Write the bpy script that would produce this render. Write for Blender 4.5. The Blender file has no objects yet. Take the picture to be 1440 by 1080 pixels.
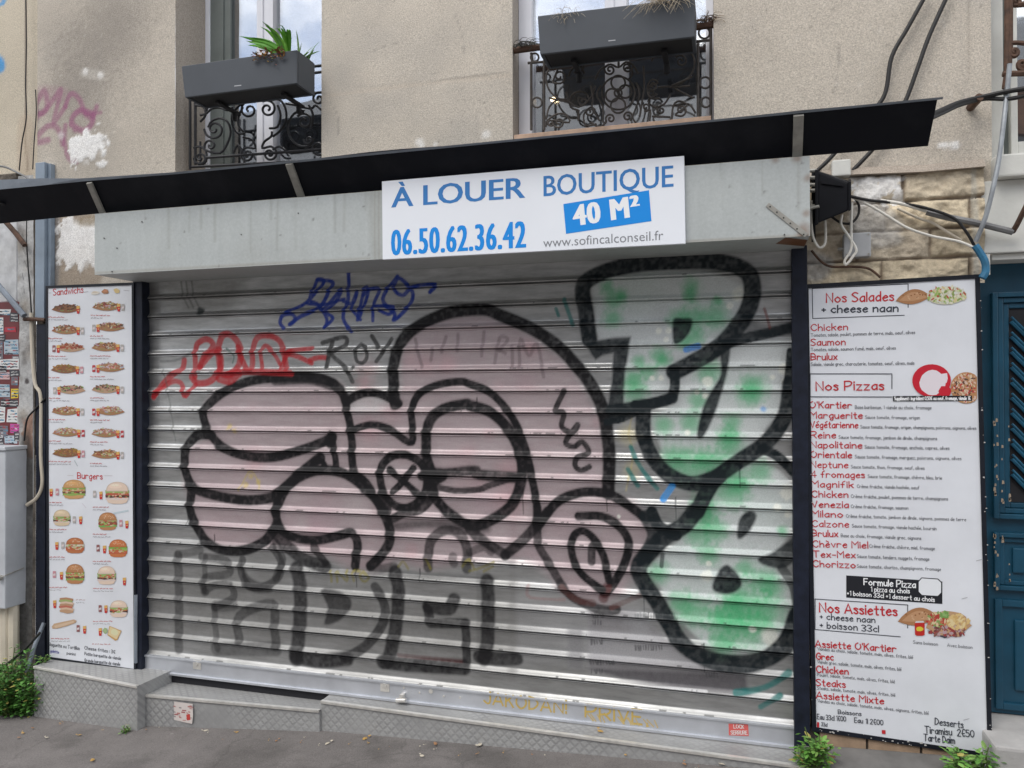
import bpy, bmesh, math, random
import numpy as np
from mathutils import Vector, Matrix
random.seed(7); rng = np.random.default_rng(7)
scene = bpy.context.scene
COL = scene.collection

# ------------------------------------------------------------------ camera
F = 1080.0                                  # focal length in photo pixels (1440 wide)
CAM = np.array([0.0, -3.4, 1.70])
def _rot(y, p, r):
    cy, sy, cp, sp, cr, sr = math.cos(y), math.sin(y), math.cos(p), math.sin(p), math.cos(r), math.sin(r)
    fwd = np.array([-sy*cp, cy*cp, sp]); right = np.array([cy, sy, 0.0]); up = np.cross(right, fwd)
    return np.array([cr*right + sr*up, -sr*right + cr*up, fwd])
RM = _rot(math.radians(16.0), math.radians(0.5), math.radians(-0.15))
cam_data = bpy.data.cameras.new("camera"); cam = bpy.data.objects.new("camera", cam_data); COL.objects.link(cam)
cam_data.sensor_width = 36.0; cam_data.lens = F*36.0/1440.0; cam_data.clip_end = 500
m3 = Matrix(((RM[0][0], RM[1][0], -RM[2][0]), (RM[0][1], RM[1][1], -RM[2][1]), (RM[0][2], RM[1][2], -RM[2][2])))
cam.matrix_world = Matrix.Translation(Vector(CAM)) @ m3.to_4x4()
scene.camera = cam

# ------------------------------------------------------------------ sky, sun, exposure
SUN_EL, SUN_AZ = math.radians(52), math.radians(205)      # soft high daylight from over the street
world = bpy.data.worlds.new("World"); scene.world = world; world.use_nodes = True
nt = world.node_tree; nt.nodes.clear()
wo = nt.nodes.new('ShaderNodeOutputWorld'); bg = nt.nodes.new('ShaderNodeBackground')
sky = nt.nodes.new('ShaderNodeTexSky'); sky.sky_type = 'NISHITA'; sky.sun_disc = False
sky.sun_elevation = SUN_EL; sky.sun_rotation = SUN_AZ
tc = nt.nodes.new('ShaderNodeTexCoord'); mp = nt.nodes.new('ShaderNodeMapping'); mp.inputs['Scale'].default_value = (1, 1, 2.2)
mp.inputs['Location'].default_value = (0.3, 0.1, 0.0)
nz = nt.nodes.new('ShaderNodeTexNoise'); nz.inputs['Scale'].default_value = 2.6; nz.inputs['Detail'].default_value = 7; nz.inputs['Roughness'].default_value = 0.6
rp = nt.nodes.new('ShaderNodeValToRGB'); rp.color_ramp.elements[0].position = 0.36; rp.color_ramp.elements[1].position = 0.56
mx = nt.nodes.new('ShaderNodeMix'); mx.data_type = 'RGBA'
nz2 = nt.nodes.new('ShaderNodeTexNoise'); nz2.inputs['Scale'].default_value = 5.0; nz2.inputs['Detail'].default_value = 5
rp2 = nt.nodes.new('ShaderNodeValToRGB')
rp2.color_ramp.elements[0].position = 0.3; rp2.color_ramp.elements[0].color = (8.0, 8.5, 9.4, 1)
rp2.color_ramp.elements[1].position = 0.7; rp2.color_ramp.elements[1].color = (17, 16.6, 16.0, 1)
L = nt.links.new
L(tc.outputs['Generated'], mp.inputs['Vector']); L(mp.outputs[0], nz.inputs['Vector']); L(mp.outputs[0], nz2.inputs['Vector'])
L(nz.outputs['Fac'], rp.inputs['Fac']); L(rp.outputs['Color'], mx.inputs['Factor'])
L(nz2.outputs['Fac'], rp2.inputs['Fac'])
L(sky.outputs['Color'], mx.inputs['A']); L(rp2.outputs['Color'], mx.inputs['B'])
L(mx.outputs['Result'], bg.inputs['Color']); bg.inputs['Strength'].default_value = 0.10
L(bg.outputs[0], wo.inputs['Surface'])
sd = bpy.data.lights.new("sun", 'SUN'); sd.energy = 0.9; sd.angle = math.radians(30); sd.color = (1.0, 0.95, 0.88)
sun = bpy.data.objects.new("sun", sd); COL.objects.link(sun)
sdir = Vector((math.sin(SUN_AZ)*math.cos(SUN_EL), math.cos(SUN_AZ)*math.cos(SUN_EL), math.sin(SUN_EL)))
sun.rotation_euler = (-sdir).to_track_quat('-Z', 'Y').to_euler(); sun.location = (0, -6, 9)
vs = scene.view_settings; vs.view_transform = 'Standard'; vs.look = 'None'; vs.gamma = 1; vs.use_curve_mapping = False
vs.exposure = 0.72

# ------------------------------------------------------------------ survey helpers: photo point -> point on a plane of the place
def ray(px, py):
    return RM.T @ np.array([(px-720)/F, (540-py)/F, 1.0])
def at(px, py, Y):                          # on the upright plane y = Y
    d = ray(px, py); return CAM + d*((Y-CAM[1])/d[1])
def atz(px, py, z):                         # on the level plane z
    d = ray(px, py); return CAM + d*((z-CAM[2])/d[2])
def mpp(px, py, Y):                         # metres per photo pixel there
    p = at(px, py, Y); return float((RM[2] @ (p-CAM))/F)

# ------------------------------------------------------------------ materials
MATS = {}
def new_mat(name):
    m = bpy.data.materials.new(name); m.use_nodes = True; MATS[name] = m
    n = m.node_tree; b = n.nodes['Principled BSDF']; return m, n, b
def noise(n, scale, detail=5, rough=0.6, coord='Object', vec=None):
    t = n.nodes.new('ShaderNodeTexNoise'); t.inputs['Scale'].default_value = scale; t.inputs['Detail'].default_value = detail
    t.inputs['Roughness'].default_value = rough
    if vec is None:
        c = n.nodes.new('ShaderNodeTexCoord'); vec = c.outputs[coord]
    n.links.new(vec, t.inputs['Vector']); return t
def ramp(n, fac, p0, c0, p1, c1):
    r = n.nodes.new('ShaderNodeValToRGB'); e = r.color_ramp.elements
    e[0].position = p0; e[0].color = (*c0, 1); e[1].position = p1; e[1].color = (*c1, 1)
    n.links.new(fac, r.inputs['Fac']); return r
def bump(n, b, h, strength, dist):
    k = n.nodes.new('ShaderNodeBump'); k.inputs['Strength'].default_value = strength; k.inputs['Distance'].default_value = dist
    n.links.new(h, k.inputs['Height']); n.links.new(k.outputs[0], b.inputs['Normal']); return k
def mixc(n, fac, a, b, mode='MIX'):
    m = n.nodes.new('ShaderNodeMix'); m.data_type = 'RGBA'; m.blend_type = mode
    for v, s in ((fac, 'Factor'), (a, 'A'), (b, 'B')):
        if hasattr(v, 'default_value'): n.links.new(v, m.inputs[s])
        elif s == 'Factor': m.inputs[s].default_value = v
        else: m.inputs[s].default_value = (*v, 1)
    return m.outputs['Result']
def plain(name, col, rough=0.6, metal=0.0, var=0.12, scale=9.0, bs=0.15, bscale=120.0, bd=0.002, spec=0.5):
    """one material with a little mottling, dirt and surface grain"""
    m, n, b = new_mat(name)
    t = noise(n, scale, 6); lo = tuple(c*(1-var) for c in col); hi = tuple(min(1, c*(1+var)) for c in col)
    r = ramp(n, t.outputs['Fac'], 0.3, lo, 0.7, hi); n.links.new(r.outputs[0], b.inputs['Base Color'])
    b.inputs['Roughness'].default_value = rough; b.inputs['Metallic'].default_value = metal
    b.inputs['Specular IOR Level'].default_value = spec
    if bs: 
        g = noise(n, bscale, 3); bump(n, b, g.outputs['Fac'], bs, bd)
    return m
def attr_mat(name, rough=0.8, grain=0.12, gscale=260.0, bs=0.3, bd=0.003, bscale=None, spec=0.3, metal_mask=False):
    """colour comes from the mesh's own colour attribute (paint, plaster, print), broken up by fine grain"""
    m, n, b = new_mat(name)
    a = n.nodes.new('ShaderNodeVertexColor'); a.layer_name = 'Col'
    g = noise(n, gscale, 4, 0.7)
    r = ramp(n, g.outputs['Fac'], 0.3, (1-grain,)*3, 0.7, (1+grain,)*3)
    c = mixc(n, 1.0, a.outputs['Color'], r.outputs[0], 'MULTIPLY')
    n.links.new(c, b.inputs['Base Color']); b.inputs['Roughness'].default_value = rough
    b.inputs['Specular IOR Level'].default_value = spec
    if bs:
        h = noise(n, bscale or gscale, 4, 0.7); bump(n, b, h.outputs['Fac'], bs, bd)
    return m
M_wall = attr_mat('roughcast render', 0.92, 0.34, 190.0, 0.55, 0.006, 170.0, 0.2)
M_stone = attr_mat('rough stone', 0.9, 0.16, 60.0, 0.7, 0.008, 55.0, 0.2)
M_steelp = attr_mat('weathered sheet steel', 0.5, 0.07, 90.0, 0.1, 0.002, spec=0.4)
M_print = attr_mat('printed ink', 0.45, 0.0, 50.0, 0.0)
M_leaf = attr_mat('leaf', 0.5, 0.12, 60.0, 0.0, spec=0.4)
M_panel = plain('white laminate', (0.67, 0.69, 0.73), 0.32, var=0.075, scale=3, bs=0.05, bscale=5)
M_signw = plain('white sign board', (0.80, 0.83, 0.88), 0.4, var=0.02, scale=3, bs=0.03, bscale=6)
M_frame = plain('dark anodised frame', (0.007, 0.009, 0.015), 0.5, 0.0, 0.3, 12, 0.1, spec=0.3)
M_rail = plain('guide rail paint', (0.008, 0.011, 0.022), 0.55, 0.0, 0.4, 20, 0.2, spec=0.3)
M_canopy = plain('black canopy sheet', (0.003, 0.004, 0.008), 0.55, 0.0, 0.5, 3, 0.1, 30, spec=0.18)
def _dust():
    m, n, b = new_mat('dusty black sheet'); t = noise(n, 1.7, 6, 0.65); r = ramp(n, t.outputs['Fac'], 0.48, (0.003, 0.004, 0.008), 0.75, (0.020, 0.021, 0.026)); n.links.new(r.outputs[0], b.inputs['Base Color'])
    b.inputs['Roughness'].default_value = 0.55; b.inputs['Specular IOR Level'].default_value = 0.2; g = noise(n, 2.5, 3); bump(n, b, g.outputs['Fac'], 0.25, 0.03); return m
M_canopy = _dust()
M_lip = plain('weathered grey sheet edge', (0.22, 0.25, 0.29), 0.55, 0.3, 0.15, 10)
M_strut = plain('strut metal', (0.32, 0.31, 0.28), 0.5, 0.2, 0.2, 25)
M_alu = plain('aluminium nosing', (0.72, 0.70, 0.66), 0.35, 0.6, 0.15, 20)
M_iron = plain('wrought iron', (0.014, 0.014, 0.017), 0.5, 0.2, 0.4, 40, 0.3, 150)
M_iron_old = plain('old wrought iron', (0.055, 0.046, 0.040), 0.65, 0.1, 0.5, 30, 0.4, 150)
M_rust = plain('rusty iron', (0.085, 0.045, 0.028), 0.8, 0.0, 0.5, 30, 0.5, 150)
M_planter = plain('anthracite planter', (0.046, 0.054, 0.066), 0.55, 0, 0.08, 6, 0.1, 200)
M_under = plain('dark plastic', (0.006, 0.006, 0.008), 0.7, 0, 0.2)
M_white = plain('white window frame', (0.74, 0.75, 0.80), 0.35, 0, 0.04, 5, 0.03)
M_gasket = plain('grey green window seal', (0.16, 0.18, 0.17), 0.5, 0, 0.1)
M_wood = plain('raw wood plank', (0.42, 0.29, 0.21), 0.75, 0, 0.25, 14, 0.3, 60)
M_black_pl = plain('black plastic', (0.004, 0.0045, 0.007), 0.6, 0, 0.3, 12, 0.1, spec=0.2)
M_cable = plain('black cable', (0.007, 0.0065, 0.007), 0.6, 0, 0.3, 30, 0)
M_cable_w = plain('white cable', (0.66, 0.64, 0.58), 0.5, 0, 0.1, 30, 0)
M_conduit = plain('grey conduit', (0.17, 0.17, 0.17), 0.5, 0, 0.2, 20, 0.1)
M_galv = plain('galvanised pipe', (0.26, 0.28, 0.30), 0.5, 0.3, 0.3, 14, 0.2)
M_blue_cable = plain('blue sheathing', (0.02, 0.14, 0.26), 0.6, 0, 0.3, 20, 0.2)
M_jbox = plain('grey junction box', (0.36, 0.37, 0.38), 0.5, 0, 0.08, 14)
M_util = plain('grey utility cabinet', (0.47, 0.49, 0.52), 0.5, 0, 0.14, 5, 0.1)
M_pipe = plain('cream plastic pipe', (0.58, 0.52, 0.42), 0.5, 0, 0.12, 8)
M_post = plain('blue grey steel', (0.24, 0.295, 0.36), 0.5, 0.2, 0.12, 8)
M_door = plain('petrol blue door paint', (0.005, 0.058, 0.104), 0.42, 0, 0.2, 7, 0.15, 40)
M_grille = plain('door grille paint', (0.007, 0.080, 0.145), 0.45, 0, 0.3, 40, 0.3, 90)
M_dark = plain('dark interior', (0.02, 0.021, 0.023), 0.8, 0, 0.2)
M_lint = plain('white painted stone', (0.62, 0.62, 0.58), 0.75, 0, 0.10, 7, 0.35, 90)
M_slab = plain('dark worn slab', (0.13, 0.125, 0.12), 0.9, 0, 0.2, 9, 0.5, 90)
M_conc = plain('worn concrete', (0.36, 0.35, 0.34), 0.85, 0, 0.18, 8, 0.5, 90)
M_hole = plain('dark gap', (0.012, 0.012, 0.016), 0.8, 0, 0.2)
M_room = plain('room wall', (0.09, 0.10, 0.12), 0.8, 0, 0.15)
M_curt = plain('white blind', (0.7, 0.7, 0.7), 0.8, 0, 0.05)
M_brick = plain('brick base', (0.30, 0.21, 0.14), 0.85, 0, 0.25, 12, 0.5, 90)
M_brick_d = plain('dark mortar', (0.07, 0.06, 0.055), 0.9, 0, 0.2)
M_red = plain('red painted board', (0.13, 0.014, 0.018), 0.5, 0, 0.2, 12)
M_paintw = plain('peeling white paint', (0.52, 0.53, 0.54), 0.7, 0, 0.2, 16, 0.4, 60)
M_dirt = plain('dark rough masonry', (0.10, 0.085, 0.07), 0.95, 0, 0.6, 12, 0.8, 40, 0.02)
M_opp = plain('opposite house render', (0.15, 0.15, 0.15), 0.9, 0, 0.1, 1.2)
M_opp_roof = plain('opposite tiled roof', (0.12, 0.065, 0.04), 0.85, 0, 0.3, 3)
M_oppw = plain('opposite window', (0.03, 0.035, 0.04), 0.2, 0, 0.2)

def make_box_metal():                      # dull pale sheet steel with drips and scuffs
    m, n, b = new_mat('grey sheet steel')
    c = n.nodes.new('ShaderNodeTexCoord'); mpn = n.nodes.new('ShaderNodeMapping'); mpn.inputs['Scale'].default_value = (9, 9, 1.2)
    n.links.new(c.outputs['Object'], mpn.inputs['Vector'])
    t1 = noise(n, 1.6, 6, 0.6); t2 = noise(n, 2.2, 7, 0.7, vec=mpn.outputs[0]); t3 = noise(n, 34, 3, 0.5)
    r1 = ramp(n, t1.outputs['Fac'], 0.3, (0.37, 0.40, 0.395), 0.7, (0.47, 0.49, 0.48))
    r2 = ramp(n, t2.outputs['Fac'], 0.35, (0.93, 0.925, 0.91), 0.62, (1.01, 1.01, 1.01))
    r3 = ramp(n, t3.outputs['Fac'], 0.22, (0.55, 0.55, 0.53), 0.30, (1, 1, 1))
    x = mixc(n, 1.0, r1.outputs[0], r2.outputs[0], 'MULTIPLY'); x = mixc(n, 0.8, x, r3.outputs[0], 'MULTIPLY')
    n.links.new(x, b.inputs['Base Color']); b.inputs['Roughness'].default_value = 0.5; b.inputs['Metallic'].default_value = 0.15
    bump(n, b, t1.outputs['Fac'], 0.2, 0.02); return m
M_box = make_box_metal()

def make_shutter():                        # galvanised laths; paint lies where the attribute's alpha says so
    m, n, b = new_mat('galvanised laths and paint')
    a = n.nodes.new('ShaderNodeVertexColor'); a.layer_name = 'Col'
    c = n.nodes.new('ShaderNodeTexCoord'); mpn = n.nodes.new('ShaderNodeMapping'); mpn.inputs['Scale'].default_value = (1.2, 1, 7)
    n.links.new(c.outputs['Object'], mpn.inputs['Vector'])
    t1 = noise(n, 5, 7, 0.65, vec=mpn.outputs[0]); t2 = noise(n, 1.3, 5); t3 = noise(n, 180, 3)
    r1 = ramp(n, t1.outputs['Fac'], 0.3, (0.38, 0.385, 0.385), 0.7, (0.64, 0.645, 0.65))
    r2 = ramp(n, t2.outputs['Fac'], 0.3, (0.82, 0.82, 0.80), 0.7, (1.04, 1.04, 1.04))
    base = mixc(n, 1.0, r1.outputs[0], r2.outputs[0], 'MULTIPLY')
    g = ramp(n, t3.outputs['Fac'], 0.3, (0.86,)*3, 0.7, (1.1,)*3)
    pc = mixc(n, 1.0, a.outputs['Color'], g.outputs[0], 'MULTIPLY')
    colr = mixc(n, a.outputs['Alpha'], base, pc)
    n.links.new(colr, b.inputs['Base Color'])
    def mul(v, lo, hi):
        q = n.nodes.new('ShaderNodeMapRange'); n.links.new(v, q.inputs['Value']); q.inputs['To Min'].default_value = lo; q.inputs['To Max'].default_value = hi; return q.outputs[0]
    n.links.new(mul(a.outputs['Alpha'], 0.9, 0.0), b.inputs['Metallic'])
    n.links.new(mul(a.outputs['Alpha'], 0.40, 0.48), b.inputs['Roughness'])
    n.links.new(mul(a.outputs['Alpha'], 0.5, 0.22), b.inputs['Specular IOR Level'])
    bump(n, b, t1.outputs['Fac'], 0.12, 0.004); return m
M_shut = make_shutter()
M_bar = plain('galvanised bottom bar', (0.56, 0.58, 0.62), 0.42, 0.6, 0.10, 7, 0.1, 40)

def make_tread():                          # grey chequer plate: raised diamonds, worn
    m, n, b = new_mat('chequer plate')
    c = n.nodes.new('ShaderNodeTexCoord'); mpn = n.nodes.new('ShaderNodeMapping'); sx_ = n.nodes.new('ShaderNodeSeparateXYZ'); n.links.new(c.outputs['Object'], sx_.inputs[0]); ad_ = n.nodes.new('ShaderNodeMath'); n.links.new(sx_.outputs[1], ad_.inputs[0]); n.links.new(sx_.outputs[2], ad_.inputs[1]); cx_ = n.nodes.new('ShaderNodeCombineXYZ'); n.links.new(sx_.outputs[0], cx_.inputs[0]); n.links.new(ad_.outputs[0], cx_.inputs[1])
    mpn.inputs['Rotation'].default_value = (0, 0, math.radians(45)); mpn.inputs['Scale'].default_value = (33, 33, 33); n.links.new(cx_.outputs[0], mpn.inputs['Vector'])
    v = n.nodes.new('ShaderNodeTexVoronoi'); v.voronoi_dimensions = '2D'; v.distance = 'CHEBYCHEV'; v.inputs['Scale'].default_value = 1.0; v.inputs['Randomness'].default_value = 0.0
    n.links.new(mpn.outputs[0], v.inputs['Vector'])
    r = ramp(n, v.outputs['Distance'], 0.24, (1, 1, 1), 0.44, (0, 0, 0))
    t = noise(n, 6, 6); r2 = ramp(n, t.outputs['Fac'], 0.3, (0.26, 0.26, 0.26), 0.7, (0.36, 0.36, 0.355))
    tw = noise(n, 3.2, 5, 0.7); rw = ramp(n, tw.outputs['Fac'], 0.36, (0.12,)*3, 0.62, (1, 1, 1)); wm = n.nodes.new('ShaderNodeMath'); wm.operation = 'MULTIPLY'; n.links.new(r.outputs[0], wm.inputs[0]); n.links.new(rw.outputs[0], wm.inputs[1])
    base = mixc(n, wm.outputs[0], r2.outputs[0], (0.38, 0.38, 0.375)); n.links.new(base, b.inputs['Base Color'])
    b.inputs['Roughness'].default_value = 0.55; b.inputs['Metallic'].default_value = 0.2
    bump(n, b, wm.outputs[0], 0.5, 0.003); return m
M_tread = make_tread()

def make_asphalt():
    m, n, b = new_mat('pavement asphalt')
    t1 = noise(n, 0.9, 6); t2 = noise(n, 160, 3, 0.8); t3 = noise(n, 7, 6, 0.7)
    r1 = ramp(n, t1.outputs['Fac'], 0.3, (0.138, 0.126, 0.120), 0.7, (0.180, 0.166, 0.160))
    r2 = ramp(n, t2.outputs['Fac'], 0.3, (0.7,)*3, 0.72, (1.35,)*3); r3 = ramp(n, t3.outputs['Fac'], 0.3, (0.82,)*3, 0.7, (1.1,)*3)
    x = mixc(n, 1.0, r1.outputs[0], r2.outputs[0], 'MULTIPLY'); x = mixc(n, 1.0, x, r3.outputs[0], 'MULTIPLY')
    c = n.nodes.new('ShaderNodeTexCoord'); wob = noise(n, 3.0, 4)
    add = n.nodes.new('ShaderNodeMix'); add.data_type = 'RGBA'; add.blend_type = 'ADD'; add.inputs['Factor'].default_value = 0.25
    n.links.new(c.outputs['Object'], add.inputs['A']); n.links.new(wob.outputs['Color'], add.inputs['B'])
    v = n.nodes.new('ShaderNodeTexVoronoi'); v.feature = 'DISTANCE_TO_EDGE'; v.inputs['Scale'].default_value = 0.75
    n.links.new(add.outputs['Result'], v.inputs['Vector'])
    cr = ramp(n, v.outputs['Distance'], 0.0, (0.45,)*3, 0.006, (1, 1, 1)); x = mixc(n, 0.35, x, cr.outputs[0], 'MULTIPLY')
    vg = n.nodes.new('ShaderNodeTexVoronoi'); vg.inputs['Scale'].default_value = 5.0; n.links.new(c.outputs['Object'], vg.inputs['Vector']); gm = ramp(n, vg.outputs['Distance'], 0.055, (1, 1, 1), 0.075, (0, 0, 0)); x = mixc(n, gm.outputs[0], x, mixc(n, 0.5, x, (0.30, 0.28, 0.27)))
    t5 = noise(n, 2.2, 6, 0.65); st5 = ramp(n, t5.outputs['Fac'], 0.50, (1, 1, 1), 0.62, (0.74, 0.74, 0.735)); x = mixc(n, 1.0, x, st5.outputs[0], 'MULTIPLY')
    n.links.new(x, b.inputs['Base Color']); b.inputs['Roughness'].default_value = 0.9
    bump(n, b, t2.outputs['Fac'], 0.6, 0.004); return m
M_asph = make_asphalt()

def make_glass():
    m = bpy.data.materials.new('window glass'); m.use_nodes = True; n = m.node_tree; n.nodes.clear()
    o = n.nodes.new('ShaderNodeOutputMaterial'); g = n.nodes.new('ShaderNodeBsdfGlossy'); t = n.nodes.new('ShaderNodeBsdfTransparent')
    mxs = n.nodes.new('ShaderNodeMixShader'); g.inputs['Roughness'].default_value = 0.02; g.inputs['Color'].default_value = (0.93, 0.96, 1, 1)
    fr = n.nodes.new('ShaderNodeLayerWeight'); fr.inputs['Blend'].default_value = 0.5
    q = n.nodes.new('ShaderNodeMapRange'); q.inputs['To Min'].default_value = 0.34; q.inputs['To Max'].default_value = 0.9
    n.links.new(fr.outputs['Fresnel'], q.inputs['Value']); n.links.new(q.outputs[0], mxs.inputs[0])
    tcn = noise(n, 1.7, 2); bp = n.nodes.new('ShaderNodeBump'); bp.inputs['Strength'].default_value = 0.05; bp.inputs['Distance'].default_value = 0.05
    n.links.new(tcn.outputs['Fac'], bp.inputs['Height']); n.links.new(bp.outputs[0], g.inputs['Normal'])
    n.links.new(t.outputs[0], mxs.inputs[1]); n.links.new(g.outputs[0], mxs.inputs[2]); n.links.new(mxs.outputs[0], o.inputs['Surface']); return m
M_glass = make_glass()
M_bulb, _n, _b = new_mat('lit bulb'); _b.inputs['Emission Color'].default_value = (1, 0.75, 0.42, 1); _b.inputs['Emission Strength'].default_value = 6.0

# ------------------------------------------------------------------ mesh builder
class MB:
    def __init__(s): s.v = []; s.f = []; s.c = []; s.smooth = []
    def add(s, verts, faces, col=None, smooth=False):
        o = len(s.v); s.v += [tuple(map(float, p)) for p in verts]
        c = (0.5, 0.5, 0.5, 1) if col is None else ((*col, 1) if len(col) == 3 else tuple(col))
        s.c += [c]*len(verts); s.f += [tuple(i+o for i in f) for f in faces]; s.smooth += [smooth]*len(faces); return s
    def quad(s, a, b, c, d, col=None): return s.add([a, b, c, d], [(0, 1, 2, 3)], col)
    def poly(s, pts, col=None): return s.add(pts, [tuple(range(len(pts)))], col)
    def box(s, x0, x1, y0, y1, z0, z1, col=None, bev=0.0):
        return s.hexa([(x0, y0, z0), (x1, y0, z0), (x1, y1, z0), (x0, y1, z0), (x0, y0, z1), (x1, y0, z1), (x1, y1, z1), (x0, y1, z1)], col, bev)
    def hexa(s, p, col=None, bev=0.0):      # 4 bottom points counter-clockwise from above, then 4 top
        fs = [(0, 3, 2, 1), (4, 5, 6, 7), (0, 1, 5, 4), (1, 2, 6, 5), (2, 3, 7, 6), (3, 0, 4, 7)]
        if not bev: return s.add(p, fs, col)
        bm = bmesh.new(); vs_ = [bm.verts.new(q) for q in p]
        for f in fs: bm.faces.new([vs_[i] for i in f])
        bmesh.ops.bevel(bm, geom=bm.edges[:], offset=bev, segments=2, profile=0.6, affect='EDGES')
        bm.verts.index_update(); s.add([v.co[:] for v in bm.verts], [[v.index for v in f.verts] for f in bm.faces], col); bm.free(); return s
    def tube(s, pts, r, n=8, col=None, cap=True):
        P = [Vector(p) for p in pts]; k = len(P); rs = r if hasattr(r, '__len__') else [r]*k
        T = [(P[min(i+1, k-1)]-P[max(i-1, 0)]).normalized() for i in range(k)]
        u = T[0].orthogonal().normalized(); vs_ = []; fs = []
        for i in range(k):
            u = (u - T[i]*u.dot(T[i])).normalized(); w = T[i].cross(u)
            for j in range(n):
                a = 2*math.pi*j/n; vs_.append(P[i] + (u*math.cos(a) + w*math.sin(a))*rs[i])
        for i in range(k-1):
            for j in range(n): fs.append((i*n+j, i*n+(j+1) % n, (i+1)*n+(j+1) % n, (i+1)*n+j))
        if cap: fs.append(tuple(range(n))[::-1]); fs.append(tuple((k-1)*n+j for j in range(n)))
        return s.add(vs_, fs, col, True)
    def build(s, name, mat, parent=None):
        me = bpy.data.meshes.new(name); me.from_pydata(s.v, [], s.f); me.update()
        if any(s.smooth):
            me.polygons.foreach_set('use_smooth', s.smooth); me.set_sharp_from_angle(angle=math.radians(40))
        a = me.color_attributes.new('Col', 'FLOAT_COLOR', 'POINT'); a.data.foreach_set('color', np.array(s.c, np.float32).ravel())
        me.materials.append(mat)
        return link(name, me, parent)
def link(name, me, parent=None):
    o = bpy.data.objects.new(name, me); COL.objects.link(o)
    if parent is not None:
        o.parent = parent; o.matrix_parent_inverse = parent.matrix_world.inverted() if False else Matrix.Translation(-Vector(parent.location))
    return o
def tag(o, label=None, cat=None, group=None, kind=None):
    for k, v in (('label', label), ('category', cat), ('group', group), ('kind', kind)):
        if v: o[k] = v
    return o
def thing(name, label, cat, loc=(0, 0, 0), group=None):
    o = bpy.data.objects.new(name, None); COL.objects.link(o); o.location = tuple(float(c) for c in loc); o.empty_display_size = 0.1
    return tag(o, label, cat, group)
def smooth_path(pts, sub=6, closed=False):
    P = [np.array(p, float) for p in pts]; out = []; k = len(P)
    rngk = range(k if closed else k-1)
    for i in rngk:
        if closed: p0, p1, p2, p3 = P[(i-1) % k], P[i], P[(i+1) % k], P[(i+2) % k]
        else: p0, p1, p2, p3 = P[max(i-1, 0)], P[i], P[i+1], P[min(i+2, k-1)]
        for j in range(sub):
            t = j/sub
            out.append(0.5*((2*p1) + (-p0+p2)*t + (2*p0-5*p1+4*p2-p3)*t*t + (-p0+3*p1-3*p2+p3)*t**3))
    if not closed: out.append(P[-1])
    return out
def fbm(x, z, scale, seed=0, octv=4):       # cheap value noise for stains
    out = np.zeros_like(x, dtype=float); amp = 1.0; tot = 0
    for o in range(octv):
        s = scale*2**o; r = np.random.default_rng(seed*17+o).random((64, 64))
        X = x*s+100; Z = z*s+100; i = np.floor(X).astype(int); j = np.floor(Z).astype(int); fx = X-i; fz = Z-j
        fx = fx*fx*(3-2*fx); fz = fz*fz*(3-2*fz)
        g = lambda a, b: r[a % 64, b % 64]
        out += amp*((g(i, j)*(1-fx)+g(i+1, j)*fx)*(1-fz)+(g(i, j+1)*(1-fx)+g(i+1, j+1)*fx)*fz); tot += amp; amp *= 0.55
    return out/tot
def ground_z(x): return 0.165 + 0.057*x

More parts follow.
